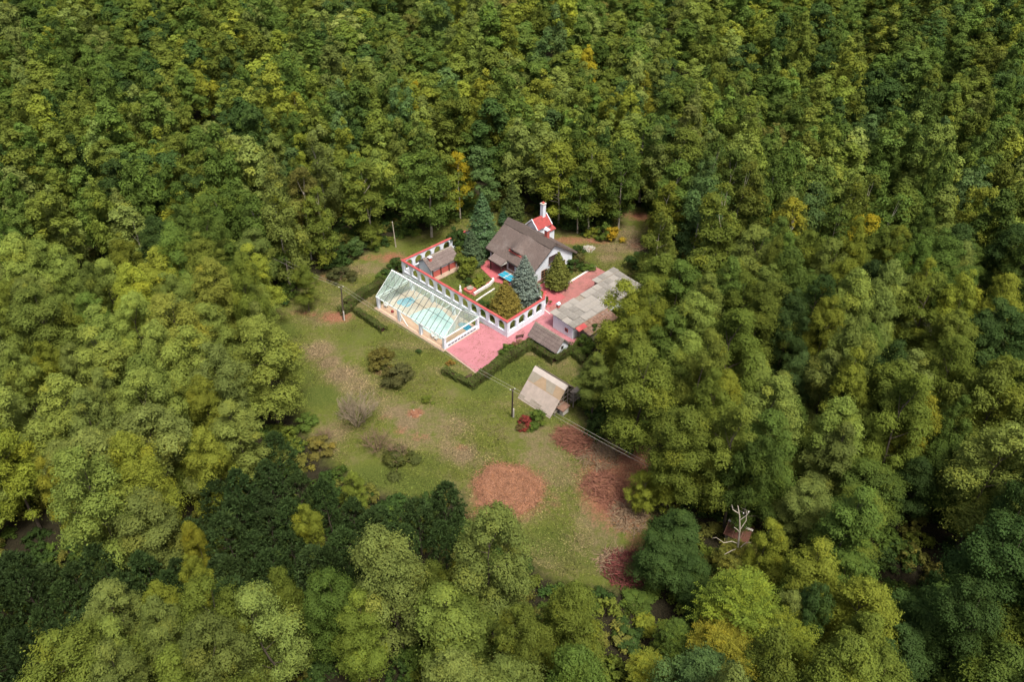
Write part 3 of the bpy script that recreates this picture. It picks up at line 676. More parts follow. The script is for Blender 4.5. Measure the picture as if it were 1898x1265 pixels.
def gable_hut(name, p0, p1, half, ridge, eave, label, roofm, wallm, over=.3, end='white', cat='hut', extra=None):
    """small gabled building; p0->p1 is the ridge on plan"""
    p0, p1 = np.array(p0[:2]), np.array(p1[:2]); d = p1 - p0; Ln = float(np.hypot(*d)); ang = math.atan2(d[1], d[0])
    root = empty(name, (p0[0], p0[1], 0), ang, label, cat)
    wy = half - over; sl = (ridge - eave) / half; zw = ridge - sl * wy
    MB().prism([(-wy, -.1), (wy, -.1), (wy, zw - .03), (0, ridge - .05), (-wy, zw - .03)], 0, over, Ln - over).build('wall', wallm, root)
    for s in (-1, 1):
        gable_slope(0, Ln, 0, ridge, s * half, eave, .12).build('roof', roofm, root)
        # rows of roof covering
        nrow = 4
        for k in range(nrow):
            f0, f1 = k / nrow, (k + 1) / nrow
            y0, y1 = s * half * f0, s * half * f1; z0, z1 = ridge - (ridge - eave) * f0 + .16, ridge - (ridge - eave) * f1 + .16
            MB().prism([(y0, z0), (y1, z1), (y1, z1 + .05)], 0, -.02, Ln + .02).build('roof_course', roofm, root)
    MB().prism([(-.14, ridge + .1), (0, ridge + .19), (.14, ridge + .1), (0, ridge + .27)], 0, -.03, Ln + .03).build('ridge_cap', M['wood_grey'], root)
    if extra: extra(root, Ln, wy, ridge, eave, zw)
    return root
def hut_a(r, Ln, wy, ridge, eave, zw):   # garden hut: red loggia under the eave, chimney
    MB().box(.5, Ln - .5, -wy - .05, -wy, .0, 1.15).build('board_wall', M['brick'], r)
    for k in range(4):
        x = .35 + k * (Ln - .8) / 3; MB().box(x, x + .12, -wy - .3, -wy - .18, -.05, eave + .1).build('post', M['wood_dark'], r)
    MB().box(.1, Ln - .1, -wy - 1.0, -wy - .02, -.1, .12).build('step', M['kerb_tan'], r)
    c = MB().box(.75, 1.2, -.75, -.3, 2.3, 3.25).build('chimney', M['brick'], r)
    MB().box(.68, 1.27, -.82, -.23, 3.25, 3.36).build('chimney_cap', M['white'], c)
    MB().lathe([(.12, 3.36), (.2, 3.5), (.02, 3.66)], 8, (.97, -.52)).build('chimney_hood', M['white'], c)
gable_hut('garden_hut', (-14.0, 106.5), (-9.8, 110.5), 1.85, 2.95, 1.65, 'small garden hut with brown roof and little chimney inside the arcade', M['shingle'], M['white'], extra=hut_a)
def hut_b(r, Ln, wy, ridge, eave, zw):
    w_ = MB().box(Ln - .3, Ln - .25, -.25, .2, 1.3, 1.85).build('window', M['wood_dark'], r)
    MB().box(Ln - .252, Ln - .235, -.19, .14, 1.37, 1.78).build('pane', M['pane'], w_)
    MB().box(.25, .3, -.45, .35, .0, 1.6).build('door', M['wood_brown'], r)
gable_hut('gable_hut', (3.3, 89.95), (7.15, 85.9), 1.5, 2.95, 1.45, 'brown roofed hut with white gable standing behind the hedge', M['shingle'], M['white'], extra=hut_b)

# ------------------------------------------------------------------ long shed
def long_shed():
    ang = math.radians(44.0)
    root = empty('long_shed', (5.75, 92.75, 0), ang, 'long white shed with grey corrugated roof beside the driveway', 'shed')
    zl, zr_ = 2.55, 2.2
    MB().box(.15, 15.0, -4.0, -.15, -.1, 2.08).build('wall', M['white'], root)
    MB().prism([(-4.0, 2.08), (-.15, 2.08), (-.15, zl - .03), (-4.0, zr_ - .02)], 0, .15, 10.0).build('wall_head', M['white'], root)
    MB().box(10.8, 15.0, -.14, 1.35, -.1, 2.4).build('wall', M['plinth'], root)
    wd = MB().box(.09, .15, -3.1, -2.5, .75, 1.35).build('window', M['brick'], root)
    MB().box(.075, .095, -3.0, -2.6, .85, 1.25).build('pane', M['pane'], wd)
    for k in range(2):
        MB().box(3 + k * 4.2, 4 + k * 4.2, -.15, -.1, .0, 1.9).build('door', M['wood_dark'], root)
    rng = random.Random(4)
    def sheet_me(lx, ly, m):       # corrugated sheet
        n = 12; vs = []
        for i in range(n + 1):
            y = ly * i / n; z = .035 * (i % 2)
            vs += [(0, -y, z), (lx, -y, z)]
        mb = MB().add(vs, [(2 * i, 2 * i + 1, 2 * i + 3, 2 * i + 2) for i in range(n)])
        low = [(x, y, z - .03) for x, y, z in vs]; mb.add(low, [(2 * i + 2, 2 * i + 3, 2 * i + 1, 2 * i) for i in range(n)])
        n2 = len(vs); mb.f += [(0, 2, n2 + 2, n2), ]
        return mb.mesh('roof_sheet', m, fix=False)
    A = sheet_me(1.26, 1.15, M['eternit']); B = sheet_me(1.26, 1.15, M['eternit_pale'])
    sl = (zl - zr_) / 4.3
    MB().prism([(.3, zl + .0), (-4.35, zr_ - .02), (-4.35, zr_ + .03), (.3, zl + .05)], 0, -.05, 15.5).build('roof_deck', M['wood_grey'], root)
    for i in range(12):
        for j in range(4):
            m = B if (3 <= i <= 5 and j in (1, 2)) or rng.random() < .3 else A
            if rng.random() < .05 and j == 0: continue
            o = link('roof_sheet', m, root, loc=(-.15 + i * 1.3, .38 - j * 1.18, zl + .12 - j * 1.18 * sl + .035 * ((i + j) % 2) + rng.uniform(0, .04)))
            o.rotation_euler = (sl + rng.uniform(-.012, .012), rng.uniform(-.01, .01), rng.uniform(-.012, .012))
    MB().box(10.6, 15.5, .32, 1.8, zl + .02, zl + .07).build('roof_deck', M['wood_grey'], root)
    for i in range(4):
        link('roof_sheet', A if i % 2 else B, root, loc=(10.5 + i * 1.3, 1.75, zl + .13 + .015 * (i % 2)), rot=(.01, 0, rng.uniform(-.01, .01)))
    c = MB().box(1.35, 1.75, .05, .45, 1.4, 3.3).build('chimney', M['brick'], root)
    MB().box(1.28, 1.82, -.02, .52, 3.3, 3.42).build('chimney_cap', M['white'], c)
    MB().prism([(0, 3.43), (.5, 3.43), (.25, 3.68)], 0, 1.3, 1.8).build('chimney_hood', M['white'], c)
    # lean-to with rusty tiles on the forest side
    ln = MB().prism([(-4.3, 2.12), (-6.5, 1.5), (-6.5, 1.56), (-4.3, 2.18)], 0, .9, 7.2).build('lean_to_roof', M['rust'], root)
    for i in range(7):
        for j in range(4):
            x, y = .9 + i * .9, -4.3 - j * .55
            MB().hexa([(x, y - .58, 2.21 - (j + 1) * .155), (x + .86, y - .58, 2.21 - (j + 1) * .155), (x + .86, y, 2.19 - j * .155), (x, y, 2.19 - j * .155),
                       (x, y - .58, 2.28 - (j + 1) * .155), (x + .86, y - .58, 2.28 - (j + 1) * .155), (x + .86, y, 2.22 - j * .155), (x, y, 2.22 - j * .155)]).build('roof_tile', M['rust'], ln)
    MB().prism([(-4.45, 2.2), (-5.2, 1.98), (-5.2, 2.06), (-4.45, 2.28)], 0, .1, 1.9).build('red_panel', M['red_cap'], ln)
    MB().box(1.2, 7.0, -6.3, -4.0, -.1, 1.45).build('lean_to_wall', M['wood_grey'], root)
long_shed()

# ------------------------------------------------------------------ A-frame barn and kennel
def barn():
    p0, p1 = np.array((3.08, 79.86)), np.array((7.15, 75.9)); d = p1 - p0; Ln = float(np.hypot(*d)); ang = math.atan2(d[1], d[0])
    root = empty('a_frame_barn', (p0[0], p0[1], 0), ang, 'A frame barn with pale patched roof sheets reaching the lawn', 'barn')
    hw, rz = 3.27, 3.5
    sl = math.hypot(hw, rz)
    for s in (-1, 1):
        gable_slope(.02, Ln - .02, 0, rz - .06, s * hw, .1, .05).build('roof_deck', M['wood_grey'], root)
        dn = np.array([0, s * hw / sl, -rz / sl]); up_ = np.array([0, s * rz / sl, hw / sl])
        rng = random.Random(8 + s)
        rows = [(.0, .155, 'barn_white', 1), (.155, .43, None, 4), (.43, .455, 'barn_tan', 1), (.455, .75, 'barn_pale', 6), (.73, 1.005, 'barn_pale', 6)]
        for ri, (f0, f1, mm, nc) in enumerate(rows):
            for c in range(nc):
                m_ = mm or ['barn_grey', 'barn_tan', 'barn_grey', 'barn_tan'][c]
                if s == 1: m_ = 'rust' if ri % 2 else 'barn_grey'
                xa, xb = Ln * c / nc, Ln * (c + 1) / nc - .006 * (nc > 1)
                off = .075 + .012 * (ri % 2) + rng.uniform(0, .012) + (.03 if ri == 0 else 0)
                g = .004
                base = np.array([0, 0, rz])
                a, b = base + dn * sl * f0 + up_ * off, base + dn * sl * f1 + up_ * (off + .01)
                skew = .35 if (mm is None and c in (0, 2) and s == -1) else 0
                q = [(xa, *b[1:]), (xb + skew * 0, *b[1:]), (xb + skew * .0, *a[1:]), (xa, *a[1:])]
                if mm is None and s == -1:      # slanting patches of the middle row
                    sh = [.0, -.35, .4, .1, 0][c]; sh2 = [.0, -.35, .4, .1, 0][c + 1] if c < 3 else 0
                    q = [(xa + sh, *b[1:]), (xb + sh2, *b[1:]), (xb - sh2, *a[1:]), (xa - sh, *a[1:])]
                t_ = np.array([0, *(up_[1:] * .02)])
                MB().hexa([tuple(p) for p in q] + [tuple(np.array(p) + t_) for p in q]).build('roof_sheet', M[m_], root)
    # open timber end towards the forest
    for y in (-2.4, -1.6, -.8, 0, .8, 1.6, 2.4):
        zt = rz * (1 - abs(y) / hw) - .12
        MB().box(Ln - .1, Ln, y - .06, y + .06, -.05, zt).build('stud', M['wood_grey'], root)
    for z in (.5, 1.2, 1.9, 2.6):
        hwz = hw * (1 - z / rz) - .1; MB().box(Ln, Ln + .05, -hwz, hwz, z, z + .12).build('rail', M['wood_grey'], root)
    MB().prism([(-hw + .2, 0), (hw - .2, 0), (0, rz - .25)], 0, .3, .38).build('end_boards', M['wood_dark'], root)
    # log store / hoist frame projecting beside the gable
    for (y, h) in ((.3, 2.6), (1.5, 2.3), (2.5, 1.6)): MB().box(Ln + .6, Ln + .72, y, y + .12, -.05, h).build('prop', M['wood_grey'], root)
    for z in (1.0, 1.7, 2.3): MB().box(Ln + .05, Ln + .8, .26, 2.6 - z * .4, z, z + .1).build('ladder_rail', M['wood_grey'], root)
    c = empty('kennel', (6.35, 74.75, 0), ang, 'small white box hut with brown lid in front of the barn gable', 'kennel')
    MB().box(-.7, .7, -.5, .5, .15, 1.05).build('wall', M['stone'], c)
    MB().hexa([(-.85, -.7, 1.0), (.85, -.7, 1.0), (.85, .65, 1.25), (-.85, .65, 1.25), (-.85, -.7, 1.08), (.85, -.7, 1.08), (.85, .65, 1.33), (-.85, .65, 1.33)]).build('roof', M['rust'], c)
    MB().box(-.35, .1, -.53, -.5, .2, .8).build('doorway', M['black_slot'], c)
    for x in (-.6, .6):
        for y in (-.4, .4): MB().box(x - .05, x + .05, y - .05, y + .05, -.05, .16).build('foot', M['wood_dark'], c)
barn()

# forest sheds: two rusty roofs showing between the crowns
def forest_shed(c, ang, lx, ly, ridge, eave, label):
    root = empty('forest_shed', (c[0], c[1], 0), ang, label, 'shed')
    MB().box(-lx / 2 + .2, lx / 2 - .2, -ly / 2 + .2, ly / 2 - .2, -.1, eave).build('wall', M['wood_grey'], root)
    for s in (-1, 1):
        gable_slope(-lx / 2, lx / 2, 0, ridge, s * ly / 2, eave - .1, .08).build('roof', M['rust_red'], root)
        n = int(lx / .8)
        for k in range(n):
            x = -lx / 2 + k * lx / n
            gable_slope(x + .02, x + .06, 0, ridge + .1, s * ly / 2, eave, .05).build('batten', M['rust'], root)
    MB().box(-lx / 2 - .02, lx / 2 + .02, -.12, .12, ridge + .06, ridge + .14).build('ridge_cap', M['stone'], root)
forest_shed(at(1372, 978, 3.0), math.radians(-32), 2.6, 2.4, 3.2, 2.4, 'rusty red roofed shed half hidden by trees behind the dead snag')
forest_shed(at(1547, 895, 3.0), math.radians(-60), 2.8, 2.6, 3.4, 2.5, 'dark red roof of a shed deep among the right hand trees')

# ------------------------------------------------------------------ utility poles and wires
def pole(base, top, label, arm=True):
    root = empty('utility_pole', (base[0], base[1], 0), 0, label, 'utility pole')
    lean = (top[0] - base[0], top[1] - base[1])
    MB().tube((0, 0, -.3), (lean[0], lean[1], top[2]), .13, .09, 8).build('shaft', M['bark'], root)
    MB().tube((.16, -.14, -.2), (.16 + lean[0] * .2, -.14 + lean[1] * .2, 1.6), .1, .1, 6).build('stub_post', M['stone'], root)
    out = []
    for k, s in enumerate((-.28, .28)):
        p = Vector((lean[0] + s, lean[1] + s * .3, top[2] - .15))
        MB().tube((lean[0], lean[1], top[2] - .2), p, .03, n=5).build('bracket', M['metal_dark'], root)
        MB().lathe([(.03, p.z), (.055, p.z + .05), (.04, p.z + .1), (.05, p.z + .14), (.015, p.z + .17)], 8, (p.x, p.y)).build('insulator', M['ceramic'], root)
        out.append(Vector((base[0], base[1], 0)) + p + Vector((0, 0, .16)))
    return out
P1 = pole(at(636.5, 593), (*at(632, 531, 5.9)[:2], 5.9), 'dark utility pole on the lawn left of the pool house')
P2 = pole(at7(945, 962), (*at7(950, 640, 5.6)[:2], 5.6), 'dark utility pole on the lawn beside the A frame barn')
P3 = pole(at(1378, 1000), (*at(1383, 950, 6.5)[:2], 6.5), 'utility pole beside the rusty forest shed')
pb = at(734, 459); root = empty('pale_pole', (pb[0], pb[1], 0), 0, 'bare pale wooden pole at the forest edge behind the arcade', 'pole')
MB().tube((0, 0, -.2), (-.15, -.1, 4.9), .11, .07, 8).build('shaft', M['bark_pale'], root)
MB().lathe([(.075, 4.88), (.09, 4.95), (.02, 5.05)], 8, (-.15, -.1)).build('pole_cap', M['stone'], root)
def wire(a, b, sag, label):
    mb = MB(); n = 18; pts = [a.lerp(b, i / n) + Vector((0, 0, -sag * 4 * (i / n) * (1 - i / n))) for i in range(n + 1)]
    for p, q in zip(pts[:-1], pts[1:]): mb.tube(p, q, .015, n=4)
    tag(mb.build('overhead_wire', M['wire'], fix=False), label, 'wire')
P0 = [Vector(at(505, 470, 7.0)), Vector(at(497, 474, 7.0))]
for k, nm in enumerate(('front strand', 'back strand')):
    wire(P0[1 - k], P1[k], .3, f'overhead wire from the left forest to the first pole, the {nm}')
    wire(P1[k], P2[k], .6, f'overhead wire passing the pool house to the barn pole, the {nm}')
    wire(P2[k], P3[k], .7, f'overhead wire from the barn pole to the forest shed pole, the {nm}')

# ------------------------------------------------------------------ small garden things
def ping_pong():
    t = empty('table_tennis_table', (-.75, 105.15, .06), math.radians(-46), 'blue table tennis table on the red house terrace', 'table')
    for s in (-1, 1): MB().box(min(0, s * 1.37) + .01, max(0, s * 1.37) - .01, -.76, .76, .73, .76).build('table_top', M['blue_top'], t)
    for y in (-.77, .75, -.01): MB().box(-1.38, 1.38, y, y + .02, .761, .766).build('line', M['plastic_white'], t)
    MB().box(-.01, .01, -.85, .85, .77, .92).build('net', M['plastic_white'], t)
    for x in (-1.1, -.3, .3, 1.1):
        for y in (-.55, .55): MB().tube((x, y, 0), (x, y, .73), .025, n=6).build('leg', M['metal_dark'], t)
ping_pong()
c = at1(712, 668); t = empty('stone_fountain', (c[0], c[1], 0), math.radians(45), 'square red plinth with round grey basin by the garden path', 'fountain')
MB().box(-.75, .75, -.75, .75, -.1, .42).build('plinth', M['brick'], t, bevel=.03)
MB().lathe([(.3, .42), (.52, .5), (.55, .62), (.46, .62), (.42, .55), (.02, .54)], 16).build('basin', M['barn_grey'], t)
c = at2(1088, 490); t = empty('garden_statue', (c[0], c[1], 0), 0, 'small white garden statue on a pedestal inside the arcade', 'statue')
MB().box(-.22, .22, -.22, .22, -.05, .5).build('pedestal', M['stone'], t)
MB().lathe([(.17, .5), (.13, .62), (.16, .8), (.12, .98), (.17, 1.12), (.07, 1.24), (.1, 1.34), (.08, 1.44), (.02, 1.5)], 12).build('figure', M['plastic_white'], t)
c = at7(1035, 45); t = empty('garden_bench', (c[0], c[1], .04), math.radians(20), 'small dark bench on the pink forecourt', 'bench')
MB().box(-.6, .6, -.16, .16, .4, .46).build('seat', M['wood_dark'], t)
for x in (-.45, .45): MB().box(x - .05, x + .05, -.14, .14, 0, .4).build('leg', M['wood_dark'], t)
c = at1(1190, 828); t = empty('garden_lamp', (c[0], c[1], .04), 0, 'short dark lamp post standing before the right arcade wall', 'lamp')
MB().tube((0, 0, 0), (0, 0, 1.3), .04, n=6).build('post', M['metal_dark'], t)
MB().lathe([(.06, 1.3), (.16, 1.4), (.18, 1.6), (.05, 1.72)], 8).build('lamp_head', M['metal_dark'], t)
c = at(1505, 948, 1.); t = empty('concrete_marker', (c[0], c[1], 0), .4, 'pale upright concrete post among the right hand trees', 'post')
MB().box(-.2, .2, -.15, .15, -.1, 2.6).build('shaft', M['stone'], t, bevel=.04)
MB().prism([(-.16, 2.6), (.16, 2.6), (0, 2.75)], 0, -.21, .21).build('cap', M['stone'], t)

# ------------------------------------------------------------------ plants: leaf geometry
def leaves(c, nrm, L, W, rng, tan=None, fold=.18):
    """rhombic leaf per row: returns verts (4n,3)"""
    n = len(c)
    if tan is None: tan = rng.normal(size=(n, 3))
    tan = tan - (tan * nrm).sum(1, keepdims=True) * nrm
    tan /= np.linalg.norm(tan, axis=1, keepdims=True) + 1e-9
    b = np.cross(nrm, tan); L = np.broadcast_to(L, n)[:, None]; W = np.broadcast_to(W, n)[:, None]
    lift = nrm * W * fold
    V = np.stack([c - tan * L * .5, c + b * W * .5 + lift, c + tan * L * .5, c - b * W * .5 + lift], 1)
    return V.reshape(-1, 3)
def unit(v): return v / (np.linalg.norm(v, axis=1, keepdims=True) + 1e-9)
def leaf_mesh(name, V, cv, yl, mt):
    n = len(V) // 4
    return npmesh(name, V, np.arange(4 * n).reshape(n, 4), mt, {'cv': np.repeat(cv, 4), 'yl': np.repeat(yl, 4)})
def crown(seed, h=16., R=3.6, base=.38, clumps=46, per=420, L=.26, W=.15, mt=None, shape='egg', yel=.12, name='crown', flat=.66, lead=4):
    """several leaders, each carrying tiers of drooping leaf pads; gaps between the leaders stay open"""
    rng = np.random.default_rng(seed)
    k = np.arange(clumps)
    if shape == 'bush': lead = 5
    la = rng.uniform(0, 6.28) + np.arange(lead) * 6.283 / lead + rng.normal(0, .35, lead); lr = R * rng.uniform(.34, .58, lead); lr[0] *= .25
    ltop = rng.uniform(.70, .95, lead); ltop[0] = 1.0
    lR = R * rng.uniform(.46, .62, lead); lR[0] = R * .58
    prob = ltop * lR; li = rng.choice(lead, clumps, p=prob / prob.sum()); li[:lead] = np.arange(lead)
    t = rng.beta(1.25, 1.05, clumps); t[:lead] = rng.uniform(.93, 1.0, lead)
    ang = k * 2.39996 + rng.uniform(-.6, .6, clumps)
    if shape == 'egg': env = np.interp(t, [0, .15, .35, .6, .8, 1], [.70, 1.0, 1.05, .85, .58, .10])
    elif shape == 'round': env = np.interp(t, [0, .15, .4, .7, .9, 1], [.8, 1.05, 1.1, .95, .65, .15])
    else: env = np.interp(t, [0, .2, .5, .8, 1], [1.0, 1.05, .95, .65, .15])
    rad = env * lR[li] * np.sqrt(rng.uniform(.5, 1, clumps)) * (1.3 if lead < 3 else 1.0)
    zb = h * base * rng.uniform(.85, 1.2, lead)
    z = zb[li] + t * (h * ltop[li] * .965 - zb[li])
    out = lr[li] * np.interp(t, [0, 1], [1.1, .85])
    C = np.stack([out * np.cos(la[li]) + rad * np.cos(ang), out * np.sin(la[li]) + rad * np.sin(ang), z], 1)
    rc = R * rng.uniform(.15, .36, clumps) * np.interp(t, [0, .75, 1], [1.1, 1., .62]) * (1.12 if lead < 3 else 1.0)
    cvl = rng.normal(0, .07, lead); cvc = np.clip(rng.normal(.5, .08, clumps) + cvl[li], .1, .9); ylc = np.where(rng.random(clumps) < yel, rng.uniform(.4, 1, clumps), rng.uniform(0, .25, clumps))
    w = rc ** 2; cnt = np.maximum(8, (per * clumps * w / w.sum())).astype(int)
    idx = np.repeat(k, cnt); n = len(idx)
    d = unit(rng.normal(size=(n, 3)) + np.array([0, 0, .45]))
    f = 1 + .34 * np.sin(d[:, 0] * 6 + idx * 1.7) * np.sin(d[:, 1] * 6 + idx * 2.3) + .16 * np.sin(d[:, 2] * 8 + idx)
    rr = rc[idx] * f * rng.uniform(.70, 1.05, n); spr = rng.random(n) < .15; rr = np.where(spr, rr * rng.uniform(1.05, 1.55, n), rr)
    pos = C[idx] + d * rr[:, None] * np.array([1, 1, flat])
    pos[:, 2] -= .16 * (np.hypot(d[:, 0], d[:, 1]) * rr) ** 1.4     # drooping sprays
    nrm = unit(d * 1.0 + np.array([0, 0, .32]) + rng.normal(size=(n, 3)) * .28)
    V = leaves(pos, nrm, L * rng.uniform(.7, 1.3, n), W * rng.uniform(.7, 1.3, n), rng, tan=d + rng.normal(size=(n, 3)) * .7 - np.array([0, 0, .3]))
    cv = np.clip(cvc[idx] + rng.normal(0, .10, n), 0, 1); yl = np.clip(ylc[idx] + rng.normal(0, .12, n), 0, 1)
    return leaf_mesh(name, V, cv, yl, mt), C, rc
def trunk_mesh(seed, h, base, C, m, r0=.17, limbs=9):
    rng = np.random.default_rng(seed + 77); mb = MB(); p = Vector((0, 0, -.3)); n = 7; pts = [p]; top = h * .74
    bend = rng.normal(0, .18, (n, 2)).cumsum(0) * .6
    for i in range(1, n + 1): pts.append(Vector((bend[i - 1][0], bend[i - 1][1], top * i / n)))
    for i in range(n): mb.tube(pts[i], pts[i + 1], r0 * (1 - i / n * .82), r0 * (1 - (i + 1) / n * .82), 7)
    def axis(z):
        f = max(0, min(n - 1e-3, z / top * n)); i = int(f); return pts[i].lerp(pts[i + 1], f - i)
    for c in C[rng.permutation(len(C))[:limbs]]:
        z0 = max(h * base * .75, min(c[2] - math.hypot(c[0], c[1]) * .9, top * .95)); a = axis(z0); b = Vector(c); m1 = a.lerp(b, .5) + Vector((0, 0, -.15))
        r = r0 * .35 * (1 - z0 / h * .5); mb.tube(a, m1, r, r * .7, 5); mb.tube(m1, b, r * .7, r * .25, 5)
    return mb.mesh('trunk', m, fix=False)
def spruce(seed, h, R, mt, dens=1.0, shape='spruce', droop=.25, L=.3, W=.13):
    rng = np.random.default_rng(seed); V = []; CV = []; lev = int(h * 3.0 * dens)
    for i in range(lev):
        t = (i + rng.uniform(0, .8)) / lev; z = h * (.04 + .95 * t)
        r = R * np.interp(t, [0, .1, .3, .55, .8, 1], [.86, 1., .95, .70, .36, .03]) * rng.uniform(.80, 1.08) + .05
        if shape == 'column': r = R * np.interp(t, [0, .1, .3, .6, .85, 1], [.88, 1., .93, .58, .24, .02]) * rng.uniform(.84, 1.08)
        nb = max(5, int((9 + 14 * r / max(R, .1)) * dens)); a0 = rng.uniform(0, 6.28)
        for b in range(nb):
            a = a0 + b * 6.283 / nb + rng.normal(0, .12); rb = r * rng.uniform(.72, 1.1); m = max(4, int(rb * 9 * dens + 4)); s = np.sqrt(rng.uniform(.12, 1, m))
            dz = -droop * (s * rb) + .16 * (s ** 3) * rb if shape == 'spruce' else (.55 * s * .5)
            side = rng.normal(0, .16, m) * (.5 + rb * .35)
            pos = np.stack([np.cos(a) * s * rb - np.sin(a) * side, np.sin(a) * s * rb + np.cos(a) * side, z + dz + rng.normal(0, .06, m)], 1)
            out = np.tile([math.cos(a), math.sin(a), -.15 if shape == 'spruce' else 1.3], (m, 1)) + rng.normal(0, .35, (m, 3))
            nr = unit(np.tile([math.cos(a) * .5, math.sin(a) * .5, 1.0 if shape == 'spruce' else .35], (m, 1)) + rng.normal(0, .35, (m, 3)))
            V.append(leaves(pos, nr, L * rng.uniform(.7, 1.3, m), W * rng.uniform(.7, 1.3, m), rng, tan=out)); CV.append(np.clip(rng.normal(.5, .12) + rng.normal(0, .15, m) + (s - .6) * .5, 0, 1))
    V = np.concatenate(V); CV = np.concatenate(CV)
    return leaf_mesh('crown', V, CV, np.clip(np.random.default_rng(seed + 1).normal(.1, .15, len(CV)), 0, 1), mt)
def pine_crown(seed, h, R, mt):
    rng = np.random.default_rng(seed); V = []; CV = []; YL = []; k = 190
    for i in range(k):
        t = rng.beta(1.5, 1.2); a = i * 2.39996 + rng.normal(0, .3); rad = R * np.interp(t, [0, .2, .55, .85, 1], [.8, 1, .88, .5, .08]) * math.sqrt(rng.uniform(.3, 1)); z = h * (.32 + .66 * t)
        c = np.array([rad * math.cos(a), rad * math.sin(a), z]); m = 16
        up_ = unit(np.array([[math.cos(a) * .5 * (1 - t), math.sin(a) * .5 * (1 - t), 1.]])); d = unit(rng.normal(size=(m, 3)) * .8 + up_ * .9); ln = rng.uniform(.34, .62, m)
        pos = c + d * ln[:, None] * .5; nr = unit(np.cross(d, rng.normal(size=(m, 3))))
        V.append(leaves(pos, nr, ln, .12, rng, tan=d, fold=.1)); b = rng.normal(.5, .16); CV.append(np.clip(b + rng.normal(0, .12, m), 0, 1)); YL.append(np.full(m, 1.0 if rng.random() < .05 else rng.uniform(0, .2)))
    return leaf_mesh('crown', np.concatenate(V), np.concatenate(CV), np.concatenate(YL), mt)
def frond_crown(seed, h, R, mt):      # tree of heaven: rosettes of long compound leaves
    rng = np.random.default_rng(seed); V = []; CV = []; YL = []; k = 75
    for i in range(k):
        t = rng.beta(1.4, 1.0); a = i * 2.39996; rad = R * np.interp(t, [0, .3, .7, 1], [.8, 1, .8, .25]) * math.sqrt(rng.uniform(.25, 1)); c = np.array([rad * math.cos(a), rad * math.sin(a), h * (.42 + .55 * t)])
        nf = 9; yv = rng.random() < .3; b0 = rng.normal(.5, .15)
        for f in range(nf):
            fa = f * 6.283 / nf + rng.normal(0, .15); el = rng.uniform(-.1, .75); ln = rng.uniform(.95, 1.5); m = 14; cf = rng.normal(0, .14); s = np.linspace(.15, 1, m)
            d = np.array([math.cos(fa) * math.cos(el), math.sin(fa) * math.cos(el), math.sin(el)]); sd_ = np.array([-math.sin(fa), math.cos(fa), 0])
            sg = np.where(np.arange(m) % 2, 1, -1)[:, None]
            pos = c + d * (s * ln)[:, None] + sd_ * sg * .11 - np.array([0, 0, 1]) * (s[:, None] ** 2) * .28
            V.append(leaves(pos, unit(np.tile([0, 0, 1.], (m, 1)) + rng.normal(0, .3, (m, 3))), .25, .11, rng, tan=sd_ * sg + d * .4))
            CV.append(np.clip(b0 + cf + rng.normal(0, .1, m), 0, 1)); YL.append(np.full(m, rng.uniform(.5, 1) if yv else rng.uniform(0, .3)))
    return leaf_mesh('crown', np.concatenate(V), np.concatenate(CV), np.concatenate(YL), mt)
def bare_branches(seed, h, spread, m, r0=.12, depth=4, nch=4, trunk=.25, up=.5, sides=4, stems=1):
    rng = random.Random(seed); mb = MB()
    def grow(p, d, ln, r, k):
        q = p + d * ln * .5 + Vector((rng.gauss(0, .05), rng.gauss(0, .05), rng.gauss(0, .04))) * ln; e = q + (d + Vector((rng.gauss(0, .18), rng.gauss(0, .18), .08))).normalized() * ln * .5
        mb.tube(p, q, r, r * .8, sides); mb.tube(q, e, r * .8, r * .55, sides)
        if k <= 0: return
        for i in range(nch + (1 if k == depth else 0)):
            s = rng.uniform(.35, 1.0); b = p.lerp(q, s * 2) if s < .5 else q.lerp(e, s * 2 - 1)
            v = (d * .9 + Vector((rng.gauss(0, spread), rng.gauss(0, spread), rng.gauss(up * .3, .2)))).normalized(); grow(b, v, ln * rng.uniform(.5, .75), r * .55, k - 1)
    for k in range(stems):
        a = k * 2.4; til = 0. if stems == 1 else .35 + .4 * rng.random()
        grow(Vector((math.cos(a) * .12 * (stems > 1), math.sin(a) * .12 * (stems > 1), -.2)), Vector((math.cos(a) * til, math.sin(a) * til, 1)).normalized(), h * trunk + .2, r0, depth)
    return mb.mesh('branches', m, fix=False)

# tints (leaf base colours)
TINT = {'olive green': (0.1026, 0.1360, 0.0220), 'mid green': (0.0703, 0.1140, 0.0210), 'light green': (0.1330, 0.1780, 0.0360), 'grey green': (0.1216, 0.1580, 0.0380), 'yellow green': (0.1501, 0.1820, 0.0240),
        'yellow': (0.2612, 0.2350, 0.0180), 'golden': (0.1634, 0.1740, 0.0200), 'dark green': (0.0399, 0.0740, 0.0180), 'russet': (0.1197, 0.1260, 0.0280), 'bluish green': (0.0665, 0.1140, 0.0340), 'pine green': (0.0276, 0.0490, 0.0140)}
NEAR, MID, FAR = [], [], []
SH = ['egg', 'egg', 'round', 'egg', 'egg', 'round', 'egg', 'round']; LD = [1, 2, 1, 3, 1, 2, 2, 1]; PR = 3.0; NV = 8
for i in range(NV):
    c_, C_, r_ = crown(100 + i, R=PR, clumps=66, per=600, base=.24, L=.165, W=.105, mt=M['leaf'], shape=SH[i], lead=LD[i]); NEAR.append((c_, trunk_mesh(100 + i, 16, .38, C_, M['bark'])))
for i in range(NV):
    c_, C_, r_ = crown(200 + i, R=PR, clumps=54, per=200, base=.2, L=.28, W=.175, mt=M['leaf'], shape=SH[i], lead=LD[i]); MID.append((c_, trunk_mesh(200 + i, 16, .38, C_, M['bark_pale'], r0=.17)))
